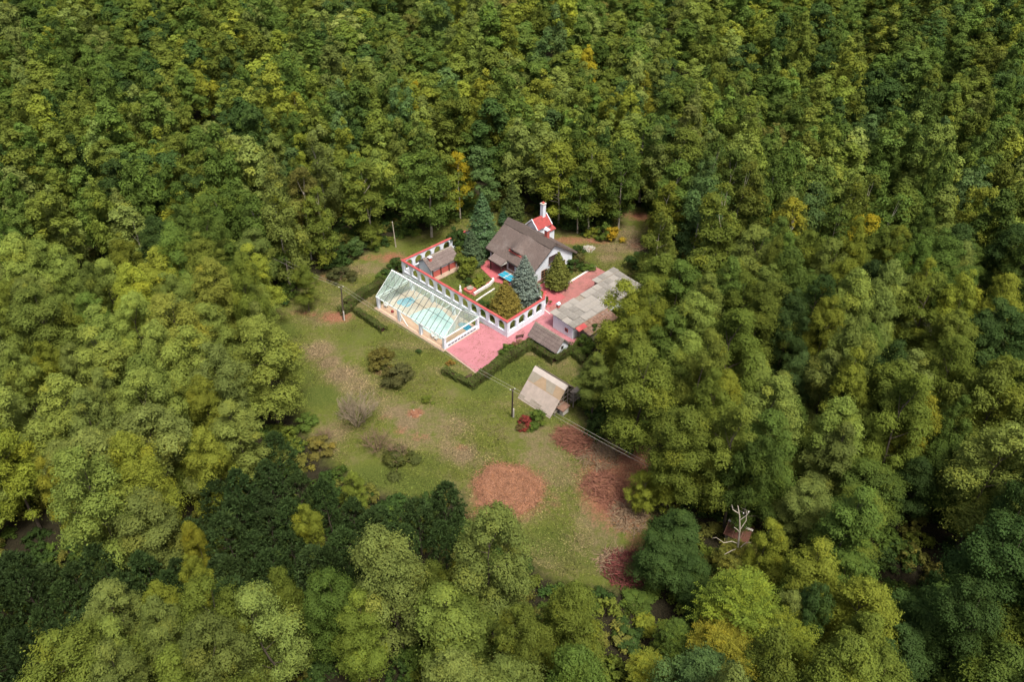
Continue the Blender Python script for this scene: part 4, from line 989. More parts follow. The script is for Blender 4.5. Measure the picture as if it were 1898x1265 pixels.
for i in range(NV):
    c_, C_, r_ = crown(300 + i, R=PR, clumps=32, per=210, base=.2, L=.34, W=.22, mt=M['leaf_far'], shape=SH[i], lead=[1, 1, 2, 1, 1, 2, 1, 1][i]); FAR.append(c_)
FROND = [(frond_crown(400 + i, 9., 3.2, M['leaf']), trunk_mesh(400 + i, 9, .4, np.array([[math.cos(q) * 2, math.sin(q) * 2, 6.5] for q in range(10)]), M['bark'], r0=.14)) for i in range(2)]
PINE = [(pine_crown(500 + i, 10., 2.1, M['needle']), trunk_mesh(500 + i, 10, .3, np.array([[math.cos(q) * 1.2, math.sin(q) * 1.2, 4 + q * .5] for q in range(10)]), M['bark'], r0=.14, limbs=10)) for i in range(5)]
BUSH = []
for i in range(4):
    c_, C_, r_ = crown(600 + i, h=2.2, R=1.35, base=.12, clumps=24, per=170, L=.17, W=.11, mt=M['leaf'], shape='bush', name='foliage'); BUSH.append((c_, trunk_mesh(600 + i, 2.2, .1, C_, M['twig'], r0=.05, limbs=12)))

def plant(name, me, trunk, base, scale, rz, tint, label, cat, group=None, crown_name='crown', trunk_name='trunk', lean=(0, 0)):
    root = empty(name, (base[0], base[1], -.02), 0, label, cat, group)
    root.rotation_euler = (lean[0], lean[1], rz)
    o = link(crown_name, me, root, scale=scale); o.color = (*tint, 1)
    if trunk: link(trunk_name, trunk, root, scale=scale)
    return root
rngT = np.random.default_rng(21)
def jit(t, a=.12): return tuple(float(x) for x in np.array(t) * max(.5, 1 + rngT.normal(0, a)) * (1 + rngT.normal(0, a * .13, 3)))
TREES = []        # every placed deciduous tree: x, y, R (for spacing)
def hero(px, py, h, R, tint, label, kind='near', base=None, var=None, name='forest_tree', cat='tree'):
    b = at(px, py, h * .97) if base is None else at(*base)
    v = int(rngT.integers(0, NV)) if var is None else var
    if kind == 'frond': me, tr = FROND[v % 2]; s = (R / 3.2, R / 3.2, h / 9.)
    elif kind == 'pine': me, tr = PINE[v % 5]; s = (R / 2.1, R / 2.1, h / 10.)
    else: me, tr = (NEAR if kind == 'near' else MID)[v]; s = (R * .84 / PR, R * .84 / PR, h / 16.)
    t = TINT[tint] if isinstance(tint, str) else tint
    plant(name, me, tr, b, s, float(rngT.uniform(0, 6.28)), jit(t, .05), label, cat); TREES.append((b[0], b[1], R * .82))

# --- trees one can point at
BRIGHT = (.172, .218, .042)
hero(466, 588, 17, 4.7, BRIGHT, 'tall bright green tree overhanging the lawn at the left edge of the clearing', 'near')
hero(352, 612, 17.5, 5.0, BRIGHT, 'broad light green tree just left of the tallest lawn edge tree', 'near')
hero(378, 482, 16, 4.6, (.17, .195, .034), 'rounded yellowish green crown above the bright trees left of the clearing', 'near')
hero(262, 760, 17, 4.8, (.158, .198, .05), 'greyish light green tree above the dark pines at lower left', 'near')
hero(90, 700, 17, 4.8, BRIGHT, 'light green tree at the left border above the dark pines', 'near')
hero(75, 850, 15, 2.2, 'golden', 'small golden tipped tree among the light green trees at far left', 'near')
hero(300, 545, 16.5, 4.4, (.178, .205, .036), 'yellowish light green tree above the broad bright tree at left', 'near')
hero(170, 610, 17, 4.6, BRIGHT, 'bright green tree between the left border and the broad bright tree', 'near')
hero(425, 745, 15, 4.2, (.16, .20, .044), 'light green tree standing low at the left rim of the lower lawn', 'near')
hero(165, 800, 17, 4.4, (.158, .198, .048), 'soft light green tree left of the greyish one above the pines', 'near')
hero(385, 640, 17, 3.6, (.132, .172, .044), 'greyish crown wedged between the two tallest left trees', 'near')
hero(908, 952, 19, 4.1, 'grey green', 'pale green tree with pointed top rising below the red chip circle', 'near')
hero(1072, 1082, 15, 3.2, 'olive green', 'pale olive tree right of the pointed tree at the bottom', 'near')
hero(852, 1040, 10, 2.4, 'golden', 'low golden tree left of the pointed pale tree at the bottom', 'near')
hero(848, 282, 13, 3.3, 'yellow', 'bright yellow autumn tree in the forest behind the arcade', 'mid')
hero(1092, 84, 15, 2.8, 'yellow', 'small yellow topped tree high up in the far forest', 'mid')
hero(1198, 128, 15, 3.0, 'golden', 'golden tree in the far forest right of the yellow topped one', 'mid')
hero(1618, 396, 15, 3.4, 'yellow', 'yellow tipped tree in the forest at upper right', 'mid')
hero(542, 170, 14, 2.6, 'golden', 'yellowish narrow tree in the far forest at upper left', 'mid')
hero(768, 150, 14, 2.2, 'yellow', 'slim yellow tree in the far forest above the arcade', 'mid')
hero(1022, 285, 16, 4.2, 'yellow green', 'yellow green tree standing directly behind the house chimney', 'mid', base=(1035, 418))
hero(1105, 268, 17, 4.4, 'olive green', 'tall olive tree with a pale trunk right behind the house', 'mid', base=(1092, 430))
hero(1190, 190, 18, 5.6, 'mid green', 'large dark crowned tree at the back right of the clearing', 'mid', base=(1185, 375))
hero(1145, 230, 17, 3.8, 'mid green', 'tall tree with a long bare trunk at the back of the clearing', 'mid', base=(1146, 425))
hero(1065, 330, 12, 3.6, 'mid green', 'mid green tree between the chimney tree and the pale trunked one', 'mid', base=(1070, 432))
hero(1245, 255, 17, 5.0, 'olive green', 'wide olive tree at the top of the right clearing corner', 'mid', base=(1245, 400))
hero(700, 330, 16, 4.6, 'olive green', 'olive tree leaning out at the forest edge above the pale pole', 'mid', base=(690, 455))
hero(800, 320, 16, 5.0, 'mid green', 'wide dark tree at the forest edge behind the left arcade wall', 'mid', base=(800, 440))
hero(1345, 345, 17, 4.3, 'olive green', 'broad olive crown right of the back corner of the clearing', 'mid')
hero(1300, 455, 17, 4.0, 'olive green', 'olive tree leaning over the far end of the long shed', 'mid')
hero(1162, 528, 15, 4.5, 'yellow green', 'yellowish green tree overhanging the long shed roof', 'near')
hero(1195, 640, 17, 4.6, 'olive green', 'huge olive tree to the right of the A frame barn', 'near')
hero(1270, 760, 16, 3.8, 'olive green', 'olive tree with several trunks behind the red brush piles', 'near')
hero(1440, 705, 17, 4.6, 'light green', 'big pale green crown in the middle of the right hand forest', 'near')
hero(1240, 862, 8, 2.5, 'yellow green', 'small yellow green tree under the wires by the red soil', 'near')
hero(1205, 875, 7, 2.0, 'yellow green', 'low yellow green tree at the edge of the red soil', 'near')
hero(1265, 950, 9, 3.6, 'dark green', 'dense dark green tree beside the white dead snag', 'near', var=3)
hero(1235, 1000, 8, 3.2, 'dark green', 'dark green bushy tree left of the white dead snag', 'near', var=5)
hero(1285, 1040, 7, 2.6, 'dark green', 'dark leafy tree hugging the foot of the white dead snag', 'near', var=4)
hero(560, 938, 11, 1.8, 'yellow green', 'small bright yellow green tree alone among the dark pines', 'near')
hero(348, 965, 11, 1.6, 'golden', 'upper of two small golden green trees among the dark pines', 'near')
hero(346, 1032, 11, 1.6, 'yellow green', 'lower of two small golden green trees among the dark pines', 'near')
hero(280, 1082, 13, 2.5, 'yellow green', 'yellowish green tree below the dark pines at lower left', 'near')
hero(195, 1160, 14, 3.2, 'light green', 'bright green tree near the bottom left corner', 'near')
hero(1385, 1092, 11, 3.6, (.115, .165, .022), 'feathery green tree with long fronds below the white dead snag', 'frond')
hero(1350, 1178, 9, 3.0, (.165, .165, .02), 'feathery yellowing tree with long fronds at the bottom right', 'frond')
hero(1460, 1160, 10, 3.4, (.120, .160, .022), 'feathery green tree right of the yellowing one at the bottom', 'frond')
hero(1255, 1165, 6, 1.7, 'mid green', 'small feathery tree at the edge of the lower grass gap', 'frond')
hero(1205, 1228, 6, 1.9, 'yellow green', 'small feathery tree at the bottom edge below the grass gap', 'frond')
hero(1520, 1005, 15, 3.6, 'yellow green', 'yellow green tree right of the rusty forest shed', 'near')
hero(1610, 1085, 14, 3.8, 'yellow green', 'yellowing tree toward the bottom right corner', 'near')
hero(1715, 720, 15, 3.0, 'golden', 'olive gold tree at the right side of the forest', 'near')
hero(1490, 650, 13, 2.4, 'bluish green', 'small bluish green crown right of the big pale crown', 'near')
hero(570, 488, 8.5, 2.1, 'olive green', 'slender young tree with bare trunk on the lawn left of the first pole', 'near', base=(573, 577))
hero(702, 415, 4.5, 2.0, 'olive green', 'low olive tree at the forest edge near the pale pole', 'mid', base=(690, 462))
hero(826, 900, 9.5, 2.0, 'pine green', 'dark pine standing alone at the lower rim of the lawn', 'pine', name='pine_tree', cat='pine tree')
hero(770, 930, 9, 2.0, 'pine green', 'dark pine left of the lone pine at the lawn rim', 'pine', name='pine_tree', cat='pine tree')

# --- the forest: jittered planting, kept clear of the visible clearing
PINES_POLY = [(490, 800), (560, 850), (640, 905), (720, 940), (800, 950), (868, 905), (880, 960), (850, 1020), (760, 1050), (690, 1075), (560, 1085), (470, 1040), (420, 1090), (330, 1110), (250, 1050), (230, 1120), (120, 1180), (90, 1265), (-120, 1330), (-120, 1030), (40, 1015), (110, 1020), (200, 1005), (260, 975), (330, 925), (420, 870), (460, 820)]
GAP = [(1120, 1085), (1190, 1090), (1240, 1110), (1290, 1150), (1275, 1265), (1150, 1280), (1130, 1180)]
KEEP = [[(1312, 955), (1345, 950), (1385, 955), (1395, 1010), (1385, 1055), (1330, 1055), (1318, 1010)], [(1372, 955), (1405, 962), (1400, 985), (1378, 980)], [(1530, 872), (1556, 874), (1562, 895), (1540, 900)], [(1500, 930), (1511, 930), (1510, 945), (1499, 945)], [(1690, 648), (1722, 648), (1722, 680), (1690, 680)]]
def blocked(x, y, h, R):
    off = [(0, 0, .66 * h), (-.8 * R, 0, .62 * h), (.8 * R, 0, .62 * h), (0, 0, .96 * h), (-.45 * R, 0, .82 * h), (.45 * R, 0, .82 * h), (0, -.7 * R, .45 * h), (-.6 * R, -.3 * R, .46 * h), (.6 * R, -.3 * R, .46 * h), (0, 0, 0)]
    p = np.array([(x + a, y + b, c) for a, b, c in off]); q = pr(p)
    if inpoly(q, CLEAR).any(): return True
    if inpoly(q[:6], GAP).any(): return True
    for K in KEEP:
        if q[9][1] > K[0][1] and inpoly(q[:9], K).any(): return True
    return False
def region(px, py):
    c = 0 if px < 260 else 1 if px < 560 else 2 if px < 840 else 3 if px < 1100 else 4 if px < 1330 else 5 if px < 1620 else 6
    if py < 430: return ['at the upper left border', 'in the upper left forest', 'in the forest behind the arcade', 'in the forest behind the house', 'in the forest behind the right clearing corner', 'in the upper right forest', 'at the upper right border'][c]
    if py < 720: return ['at the left border', 'in the forest left of the lawn', 'at the lawn edge', 'beside the barn', 'right of the long shed', 'in the forest well right of the sheds', 'at the right border'][c]
    if py < 1000: return ['at the left border above the pines', 'just above the pines', 'at the lower lawn edge', 'at the lower lawn edge', 'right of the red soil', 'around the forest sheds', 'at the lower right border'][c]
    return ['in the lower left corner', 'at the bottom below the pines', 'at the bottom left of the centre', 'at the bottom centre', 'at the bottom beside the grass gap', 'at the bottom right', 'in the lower right corner'][c]
def pick_tint(px, py, r):
    w = {'olive green': 3, 'mid green': 3, 'light green': 1., 'grey green': 1, 'yellow green': .7, 'golden': .05, 'dark green': .4, 'russet': .08, 'bluish green': .5}
    if px < 540 and 450 < py < 1000: w = {'light green': 5, 'grey green': 2, 'yellow green': 1.2, 'olive green': 1, 'mid green': 1}
    elif px < 480 and py < 450: w = {'mid green': 4, 'olive green': 3.4, 'dark green': 1.2, 'grey green': 1, 'yellow green': .5}
    elif 600 < px < 1000 and 150 < py < 330: w.update({'yellow green': 2.2, 'golden': .15, 'russet': .15, 'olive green': 4, 'light green': 1.6})
    elif px > 1380 and py < 200: w = {'mid green': 3, 'olive green': 2.4, 'dark green': 1.6, 'yellow green': .7}
    elif 1080 < px < 1420 and 380 < py < 900: w = {'olive green': 4, 'light green': 2.5, 'yellow green': 1.6, 'mid green': .8}
    elif px > 1640 and py > 850: w = {'dark green': 4, 'mid green': 2, 'olive green': .8}
    elif px > 1380 and py > 380: w = {'mid green': 3, 'olive green': 3.2, 'light green': 1.4, 'grey green': 1, 'golden': .15, 'dark green': .8, 'yellow green': .8}
    elif py > 1000 and px < 1130: w = {'olive green': 3.5, 'grey green': 1.6, 'mid green': 2.5, 'light green': .4}
    k = list(w); p = np.array([w[q] for q in k]); return k[rngT.choice(len(k), p=p / p.sum())]
def fill():
    out, pines = [], []
    used = list(TREES)
    def ok(x, y, sep, arr):
        A = np.array(arr); return not len(A) or ((A[:, 0] - x) ** 2 + (A[:, 1] - y) ** 2 > (sep * .5 + A[:, 2] * .62) ** 2).all()
    # pines first
    g = 3.1; pl = []
    for x in np.arange(-75, 12, g):
        for y in np.arange(18, 92, g):
            a, b = x + rngT.uniform(-.9, .9), y + rngT.uniform(-.9, .9); h = rngT.uniform(7, 11.5); R = rngT.uniform(1.4, 2.2)
            q = pr(np.array([a, b, h * .9]))
            if inpoly(q, PINES_POLY)[0] and not blocked(a, b, h * .98, R) and ok(a, b, 1.6, TREES): pl.append((a, b, h, R, q))
    used += [(p[0], p[1], 2.6) for p in pl]
    U = np.array(used)
    s = 4.7; j = 0
    y = 16.
    while y < 345:
        half = 60 + y * .80; sx = s * (1.0 + min(.34, max(0, y - 105) / 330)); j += 1
        for x in np.arange(-half + (j % 2) * sx / 2, half, sx):
            a, b = x + rngT.uniform(-1.5, 1.5), y + rngT.uniform(-1.4, 1.4)
            h = float(np.clip(rngT.normal(15.8, 2.3), 10, 21)); R = float(np.clip(rngT.normal(2.95, .5), 1.9, 4.3))
            R *= 1 + min(.30, max(0, y - 105) / 330)
            if rngT.random() < .12: h *= .7; R *= .75
            if math.sin(a * .145 + 1.2 * math.sin(b * .09)) * math.sin(b * .12 + 1.1 * math.sin(a * .07 + 2)) > .66 and y < 230: continue
            q = pr(np.array([a, b, h * .8]))
            d2 = (U[:, 0] - a) ** 2 + (U[:, 1] - b) ** 2
            if (d2 < (R * .45 + U[:, 2] * .55) ** 2).any(): continue
            if inpoly(q, PINES_POLY)[0] and rngT.random() < .93: continue
            if blocked(a, b, h, R):
                h *= .72; R *= .75
                if blocked(a, b, h, R): continue
            out.append((a, b, h, R, q))
        y += sx * .87
    return out, pl
trees, pines = fill()
def inview(t, m=60): return -m < t[4][0] < 1898 + m and -m < t[4][1] < 1265 + m * 2
trees.sort(key=lambda t: (not inview(t), t[0] ** 2 + t[1] ** 2 + (CAMH - 12) ** 2))
N_IND = 250
ART = {'olive green': 'olive green', 'mid green': 'mid green', 'light green': 'light green', 'grey green': 'grey green', 'yellow green': 'yellow green', 'golden': 'golden', 'dark green': 'dark green', 'russet': 'russet tinged', 'bluish green': 'bluish green'}
ft_pts, ft_idx, ft_rot, ft_scl, ft_tint = [], [], [], [], []
for i, t in enumerate(trees):
    x, y, h, R, q = t; r = region(q[0], q[1]); tn = pick_tint(q[0], q[1], r); col = jit(TINT[tn], .15); col = tuple(c * (1.16 if q[0] < 540 and 430 < q[1] < 1000 else 1.0) for c in col); v = int(rngT.integers(0, NV)); rz = float(rngT.uniform(0, 6.28))
    sz = 'broad' if R > 3.4 else ('narrow' if R < 2.5 else 'leafy')
    if i < N_IND and inview(t):
        me, tr = (NEAR if math.hypot(y, CAMH - 10) < 118 else MID)[v]
        plant('forest_tree', me, tr, (x, y), (R / PR, R / PR, h / 16.), rz, col, f'{sz} {ART[tn]} tree {r}', 'tree', f'{sz} {tn} trees {r}', lean=(rngT.normal(0, .03), rngT.normal(0, .03)))
    else:
        ft_pts.append((x, y, -.05)); ft_idx.append(v); ft_rot.append((0, 0, rz)); ft_scl.append((R / PR, R / PR, h / 16.)); ft_tint.append((*[c * 1.12 for c in col], 1))
for i, (x, y, h, R, q) in enumerate(pines):
    me, tr = PINE[i % 5]
    zn = 'near the lawn rim' if q[0] > 560 else ('at the left border' if q[0] < 130 else ('below the bright left trees' if q[1] < 1000 else 'at the lower left'))
    sz = 'broad' if R > 2.0 else ('slim' if R < 1.65 else 'bushy')
    if 0 < q[0] + 60 and q[1] < 1340:
        plant('pine_tree', me, tr, (x, y), (R / 2.1, R / 2.1, h / 10.), float(rngT.uniform(0, 6.28)), jit(TINT['pine green'], .15), f'{sz} dark pine of the plantation {zn}', 'pine tree', f'{sz} pines {zn}')

# scattered copies as one object (far forest, undergrowth)
def scatter(name, pts, idx, rot, scl, tint, meshes, label):
    pc = bpy.data.collections.new(name + '_kinds')
    for k, me in enumerate(meshes):
        pc.objects.link(bpy.data.objects.new(f'{name}_{k:02d}', me))
    me = bpy.data.meshes.new(name); me.from_pydata([tuple(map(float, p)) for p in pts], [], [])
    n = len(pts)
    def A(nm, ty, arr, key):
        a = me.attributes.new(nm, ty, 'POINT'); a.data.foreach_set(key, np.asarray(arr, np.int32 if ty == 'INT' else np.float32).ravel())
    A('kindex', 'INT', idx, 'value'); A('rotv', 'FLOAT_VECTOR', rot, 'vector'); A('sclv', 'FLOAT_VECTOR', scl, 'vector'); A('tint', 'FLOAT_COLOR', tint, 'color')
    o = link(name, me); tag(o, label, None, kind='stuff')
    ng = bpy.data.node_groups.new(name + '_nodes', 'GeometryNodeTree')
    ng.interface.new_socket('Geometry', in_out='INPUT', socket_type='NodeSocketGeometry'); ng.interface.new_socket('Geometry', in_out='OUTPUT', socket_type='NodeSocketGeometry')
    N, L = ng.nodes, ng.links; gi, go = N.new('NodeGroupInput'), N.new('NodeGroupOutput')
    ci = N.new('GeometryNodeCollectionInfo'); ci.inputs['Collection'].default_value = pc; ci.inputs['Separate Children'].default_value = True; ci.inputs['Reset Children'].default_value = True
    ip = N.new('GeometryNodeInstanceOnPoints'); ip.inputs['Pick Instance'].default_value = True
    def attr(nm, ty):
        a = N.new('GeometryNodeInputNamedAttribute'); a.data_type = ty; a.inputs['Name'].default_value = nm; return a.outputs['Attribute']
    L.new(gi.outputs[0], ip.inputs['Points']); L.new(ci.outputs[0], ip.inputs['Instance']); L.new(attr('kindex', 'INT'), ip.inputs['Instance Index'])
    er = N.new('FunctionNodeEulerToRotation'); L.new(attr('rotv', 'FLOAT_VECTOR'), er.inputs[0]); L.new(er.outputs[0], ip.inputs['Rotation'])
    L.new(attr('sclv', 'FLOAT_VECTOR'), ip.inputs['Scale']); L.new(ip.outputs[0], go.inputs[0])
    md = o.modifiers.new('scatter', 'NODES'); md.node_group = ng
    return o
scatter('forest', ft_pts, ft_idx, ft_rot, ft_scl, ft_tint, FAR, 'dense far forest of green and yellowing trees reaching the horizon')
print('TREES', len(trees), 'far', len(ft_pts), 'pines', len(pines))

# undergrowth below the trees
UG = []
for i in range(3):
    c_, C_, r_ = crown(700 + i, h=1.8, R=1.5, base=.1, clumps=16, per=60, L=.26, W=.16, mt=M['leaf_far'], shape='bush', name='undergrowth'); UG.append(c_)
ug = []
for _ in range(12000):
    x, y = rngT.uniform(-110, 110), rngT.uniform(18, 170)
    q = pr(np.array([[x, y, .0], [x, y, 1.2], [x - 1.2, y, .6], [x + 1.2, y, .6]]))
    if not (-80 < q[0][0] < 1980): continue
    if inpoly(q, CLEAR).any(): continue
    if inpoly(q[:1], GAP)[0] and rngT.random() < .45: continue
    ug.append((x, y))
ug = ug[:6500]
ugt = [jit(TINT[['dark green', 'dark green', 'mid green', 'olive green', 'russet'][rngT.integers(0, 5)]], .15) for _ in ug]
scatter('undergrowth', [(x, y, -.05) for x, y in ug], rngT.integers(0, 3, len(ug)), [(0, 0, rngT.uniform(0, 6.28)) for _ in ug], [(s_, s_, s_ * rngT.uniform(.5, 1.3)) for s_ in rngT.uniform(.5, 1.2, len(ug))], [(*c, 1) for c in ugt], UG, 'tangle of low shrubs under the forest trees')

# ------------------------------------------------------------------ garden conifers and shrubs
def conifer(name, px, py, h, R, tint, label, shape='spruce', seed=1, dens=1.0, L=.3, W=.13, droop=.25):
    b = at(px, py); root = empty(name, (b[0], b[1], -.02), 0, label, 'conifer')
    o = link('crown', spruce(seed, h, R, M['needle'], dens, shape, droop, L, W), root); o.color = (*tint, 1)
    MB().tube((0, 0, -.1), (0, 0, h * .9), .16, .03, 7).build('trunk', M['bark'], root, fix=False)
conifer('spruce_tree', 896, 466, 11.0, 3.0, (.056, .104, .042), 'tall dark green spruce left of the thatched house', seed=11, dens=1.15)
conifer('spruce_tree', 876, 488, 6.2, 2.0, (.052, .082, .040), 'smaller dark spruce in front of the tall spruce', seed=12, dens=1.2)
conifer('cypress_tree', 950, 412, 8.0, 2.2, (.058, .082, .022), 'conical dark cypress at the forest edge behind the house', 'column', seed=13, dens=1.2, L=.32, W=.15)
conifer('cypress_tree', 935, 418, 3.5, 1.2, (.042, .085, .035), 'small green conifer left of the cypress behind the house', 'column', seed=19, dens=1.2)
conifer('blue_spruce', 972, 558, 8.2, 2.45, (.108, .142, .118), 'silvery blue spruce in front of the thatched house', seed=14, dens=1.2, W=.15)
conifer('cypress_tree', 937, 586, 6.2, 2.6, (.155, .130, .028), 'yellowish bronze cypress in the corner of the arcade garden', 'column', seed=15, dens=1.35, L=.26, W=.11)
conifer('cypress_tree', 1033, 534, 6.4, 2.15, (.098, .112, .024), 'bright green conical cypress beside the house gable', 'column', seed=16, dens=1.35, L=.28, W=.14)
def bush(name, px, py, r, h, tint, label, v=0, cat='shrub', group=None):
    b = at(px, py); me, tr = BUSH[v % 4]
    plant(name, me, tr, b, (r / 1.35, r / 1.35, h / 2.2), float(rngT.uniform(0, 6.28)), jit(TINT[tint] if isinstance(tint, str) else tint, .04), label, cat, group, 'foliage', 'stems')
bush('shrub', 866, 512, 2.3, 3.6, 'olive green', 'spreading olive garden tree beside the garden hut', 1, 'tree')
bush('shrub', 850, 490, 1.8, 3.0, 'olive green', 'leafy bush behind the garden hut tree', 2)
bush('shrub', 846, 462, 1.9, 4.2, 'dark green', 'dark reddish green bush covering the left arcade wall', 3)
bush('shrub', 889, 528, 1.1, 1.2, 'yellow green', 'low yellowish shrub by the red terrace corner', 0)
bush('shrub', 869, 528, .8, 1.2, 'dark green', 'small dark conifer bush under the garden tree', 1)
bush('shrub', 897, 574, 1.3, 1.5, 'dark green', 'dark shrub left of the bronze cypress', 2)
bush('shrub', 951, 570, 1.0, 1.2, 'dark green', 'low dark shrub between the bronze cypress and blue spruce', 1)
bush('shrub', 995, 560, .9, 1.1, (.10, .05, .04), 'low reddish shrub at the right inner corner of the arcade', 3)
bush('shrub', 1062, 500, 1.6, 2.0, 'dark green', 'rounded dark bush right of the gable cypress', 0)
bush('shrub', 1074, 492, 1.5, 2.2, (.085, .085, .03), 'rounded brownish bush beside the house corner', 1)
bush('shrub', 1070, 474, 1.2, 2.0, 'dark green', 'dark bush at the back corner of the house', 2)
bush('shrub', 1090, 500, 1.4, 1.0, 'mid green', 'low green bush by the white path kerb', 3)
bush('shrub', 736, 502, 1.5, 2.4, 'dark green', 'dark bush against the outer arcade corner', 1)
bush('shrub', 722, 514, 1.5, 2.2, 'dark green', 'dark bush beside the far end of the pool house', 2)
bush('shrub', 709, 520, 1.2, 1.6, 'mid green', 'green bush left of the pool house gable', 3)
bush('shrub', 632, 518, 2.0, 2.2, (.062, .072, .026), 'rounded dark bush above the hedge left of the pool house', 0)
bush('shrub', 660, 470, 2.0, 2.8, 'bluish green', 'bluish dark bush at the forest edge behind the lawn', 1)
bush('shrub', 645, 480, 1.8, 2.6, 'dark green', 'dark bush left of the bluish one at the forest edge', 2)
bush('shrub', 708, 676, 2.0, 2.5, (.098, .092, .022), 'yellow green shrub on the lawn in front of the pool house', 0)
bush('shrub', 738, 708, 2.5, 2.4, (.066, .070, .024), 'larger dark shrub right of the yellow green lawn shrub', 3)
bush('shrub', 790, 744, .9, .7, (.10, .135, .022), 'small bright green plant above the burnt stump', 1)
bush('shrub', 940, 655, 1.15, 1.5, 'mid green', 'ball shaped green bush at the inner side of the hedge', 2)
bush('shrub', 870, 708, .75, 1.2, (.12, .09, .06), 'dry brown shrub at the outer corner of the hedge', 1)
bush('shrub', 972, 790, 1.1, 1.6, (.16, .035, .03), 'red leaved shrub in front of the barn', 0)
bush('shrub', 994, 784, 1.4, 1.8, 'mid green', 'green shrub right of the red one in front of the barn', 2)
bush('shrub', 968, 797, .9, .9, (.10, .075, .03), 'brownish low shrub below the red one by the barn', 3)
bush('shrub', 988, 798, .9, 1.0, 'mid green', 'low green plant below the shrubs by the barn', 1)
bush('shrub', 835, 676, .6, .7, (.20, .13, .03), 'small orange plant on the lawn by the forecourt', 2)
bush('shrub', 962, 640, .8, 1.0, (.17, .11, .06), 'dry brown plant beside the dark bench', 0)
bush('shrub', 776, 654, .5, .6, 'dark green', 'tiny dark bush on the lawn before the pool house', 3)
bush('shrub', 1133, 444, 1.7, 2.4, (.30, .22, .02), 'bright yellow bush at the back of the clearing', 1)
bush('shrub', 1095, 438, 1.2, 1.6, 'yellow green', 'small yellowish bush left of the bright yellow one', 2)
bush('shrub', 1120, 440, 1.6, 2.8, 'mid green', 'green bush behind the bright yellow one', 0)
bush('shrub', 1180, 500, 2.2, 3.0, 'dark green', 'dark bush beyond the far end of the long shed', 3)
bush('shrub', 1080, 650, 1.7, 2.6, 'mid green', 'leafy bush below the rusty lean to roof', 0)
bush('shrub', 1098, 624, 1.5, 2.2, 'dark green', 'dark bush at the end of the rusty lean to roof', 2)
bush('shrub', 740, 855, 2.4, 1.6, (.060, .075, .020), 'low dark green shrub under the bare bushes on the lower lawn', 1)
bush('shrub', 595, 835, 1.8, 1.6, (.13, .12, .03), 'yellowing shrub at the left rim of the lower lawn', 2)
bush('shrub', 565, 790, 1.6, 1.8, 'mid green', 'green shrub at the foot of the bright left trees', 0)
bush('shrub', 540, 745, 1.6, 2.0, 'russet', 'russet shrub below the tall bright tree at left', 3)
bush('shrub', 1195, 1165, 1.6, 1.2, 'yellow green', 'yellow green plant in the lower grass gap', 1)
bush('shrub', 1165, 1190, 1.6, 1.4, 'dark green', 'dark low plant in the lower grass gap', 2)
bush('shrub', 1180, 1120, 1.8, 1.1, 'mid green', 'grey green low plant above the lower grass gap', 3)
bush('shrub', 1225, 1215, 1.5, 1.3, 'olive green', 'olive low plant at the bottom of the grass gap', 0)
b = at(*Z5(1195, 680)); t = empty('potted_plant', (b[0], b[1], .04), 0, 'palm like potted plant at the end of the right arcade wall', 'potted plant')
MB().lathe([(.2, 0), (.3, .45), (.33, .5), (.27, .5), (.02, .44)], 12).build('pot', M['white'], t)
o = link('foliage', BUSH[1][0], t, loc=(0, 0, .35), scale=(.5, .5, .5)); o.color = (.07, .085, .03, 1)

# hedges
def hedge(pts, w, h, label, seed=1, tint=None):
    rng = np.random.default_rng(seed); pts = [np.array(p[:2], float) for p in pts]
    root = empty('hedge', (pts[0][0], pts[0][1], 0), 0, label, 'hedge'); o0 = pts[0]
    core = MB(); V = []; CV = []
    for p, q in zip(pts[:-1], pts[1:]):
        p, q = p - o0, q - o0; ln = float(np.hypot(*(q - p))); d = (q - p) / ln; nn = np.array([-d[1], d[0]])
        a, b = p + d * .05, q - d * .05; n2 = nn * (w * .5 - .2)
        core.hexa([(*(a - n2), -.1), (*(b - n2), -.1), (*(b + n2), -.1), (*(a + n2), -.1), (*(a - n2), h - .25), (*(b - n2), h - .25), (*(b + n2), h - .25), (*(a + n2), h - .25)])
        m = int(ln * (w + 2 * h) * 190); u = rng.uniform(-w * .35, ln + w * .35, m); f = rng.uniform(0, w + 2 * h, m)
        side = np.where(f < h, -1, np.where(f < h + w, 0, 1)); y = np.where(side == 0, f - h - w / 2, side * w / 2); z = np.where(side == 0, h, np.where(side < 0, f, f - h - w))
        bul = .07 * np.sin(u * 2.1 + seed) + .05 * np.sin(u * 5.3) + rng.normal(0, .05, m)
        nr = np.stack([np.zeros(m), side * 1., (side == 0) * 1.], 1); rnd = np.clip((z - h * .7) / (h * .3), 0, 1) * (side != 0) * .10
        y = y - side * rnd + (side != 0) * side * bul; z = z + (side == 0) * (bul - .12 * np.abs(y / (w / 2)) ** 3)
        W3 = lambda A: np.stack([A[:, 0] * d[0] + A[:, 1] * nn[0], A[:, 0] * d[1] + A[:, 1] * nn[1], A[:, 2]], 1)
        pos = W3(np.stack([u, y, z], 1)) + np.array([p[0], p[1], 0]); nrm = unit(W3(nr) + rng.normal(0, .45, (m, 3)))
        V.append(leaves(pos, nrm, rng.uniform(.12, .22, m), rng.uniform(.07, .13, m), rng)); CV.append(np.clip(rng.normal(.5, .2, m) + .15 * np.sin(u * 1.3 + seed), 0, 1))
    core.build('stems', M['wood_dark'], root, fix=False)
    CV = np.concatenate(CV); link('foliage', leaf_mesh('foliage', np.concatenate(V), CV, np.clip(rng.normal(.2, .25, len(CV)), 0, 1), M['hedge']), root)
hedge([at7(155, 418, .5), at7(300, 500, .5), at7(450, 580, .5)], .9, .8, 'clipped hedge arm on the lawn side of the forecourt', 1)
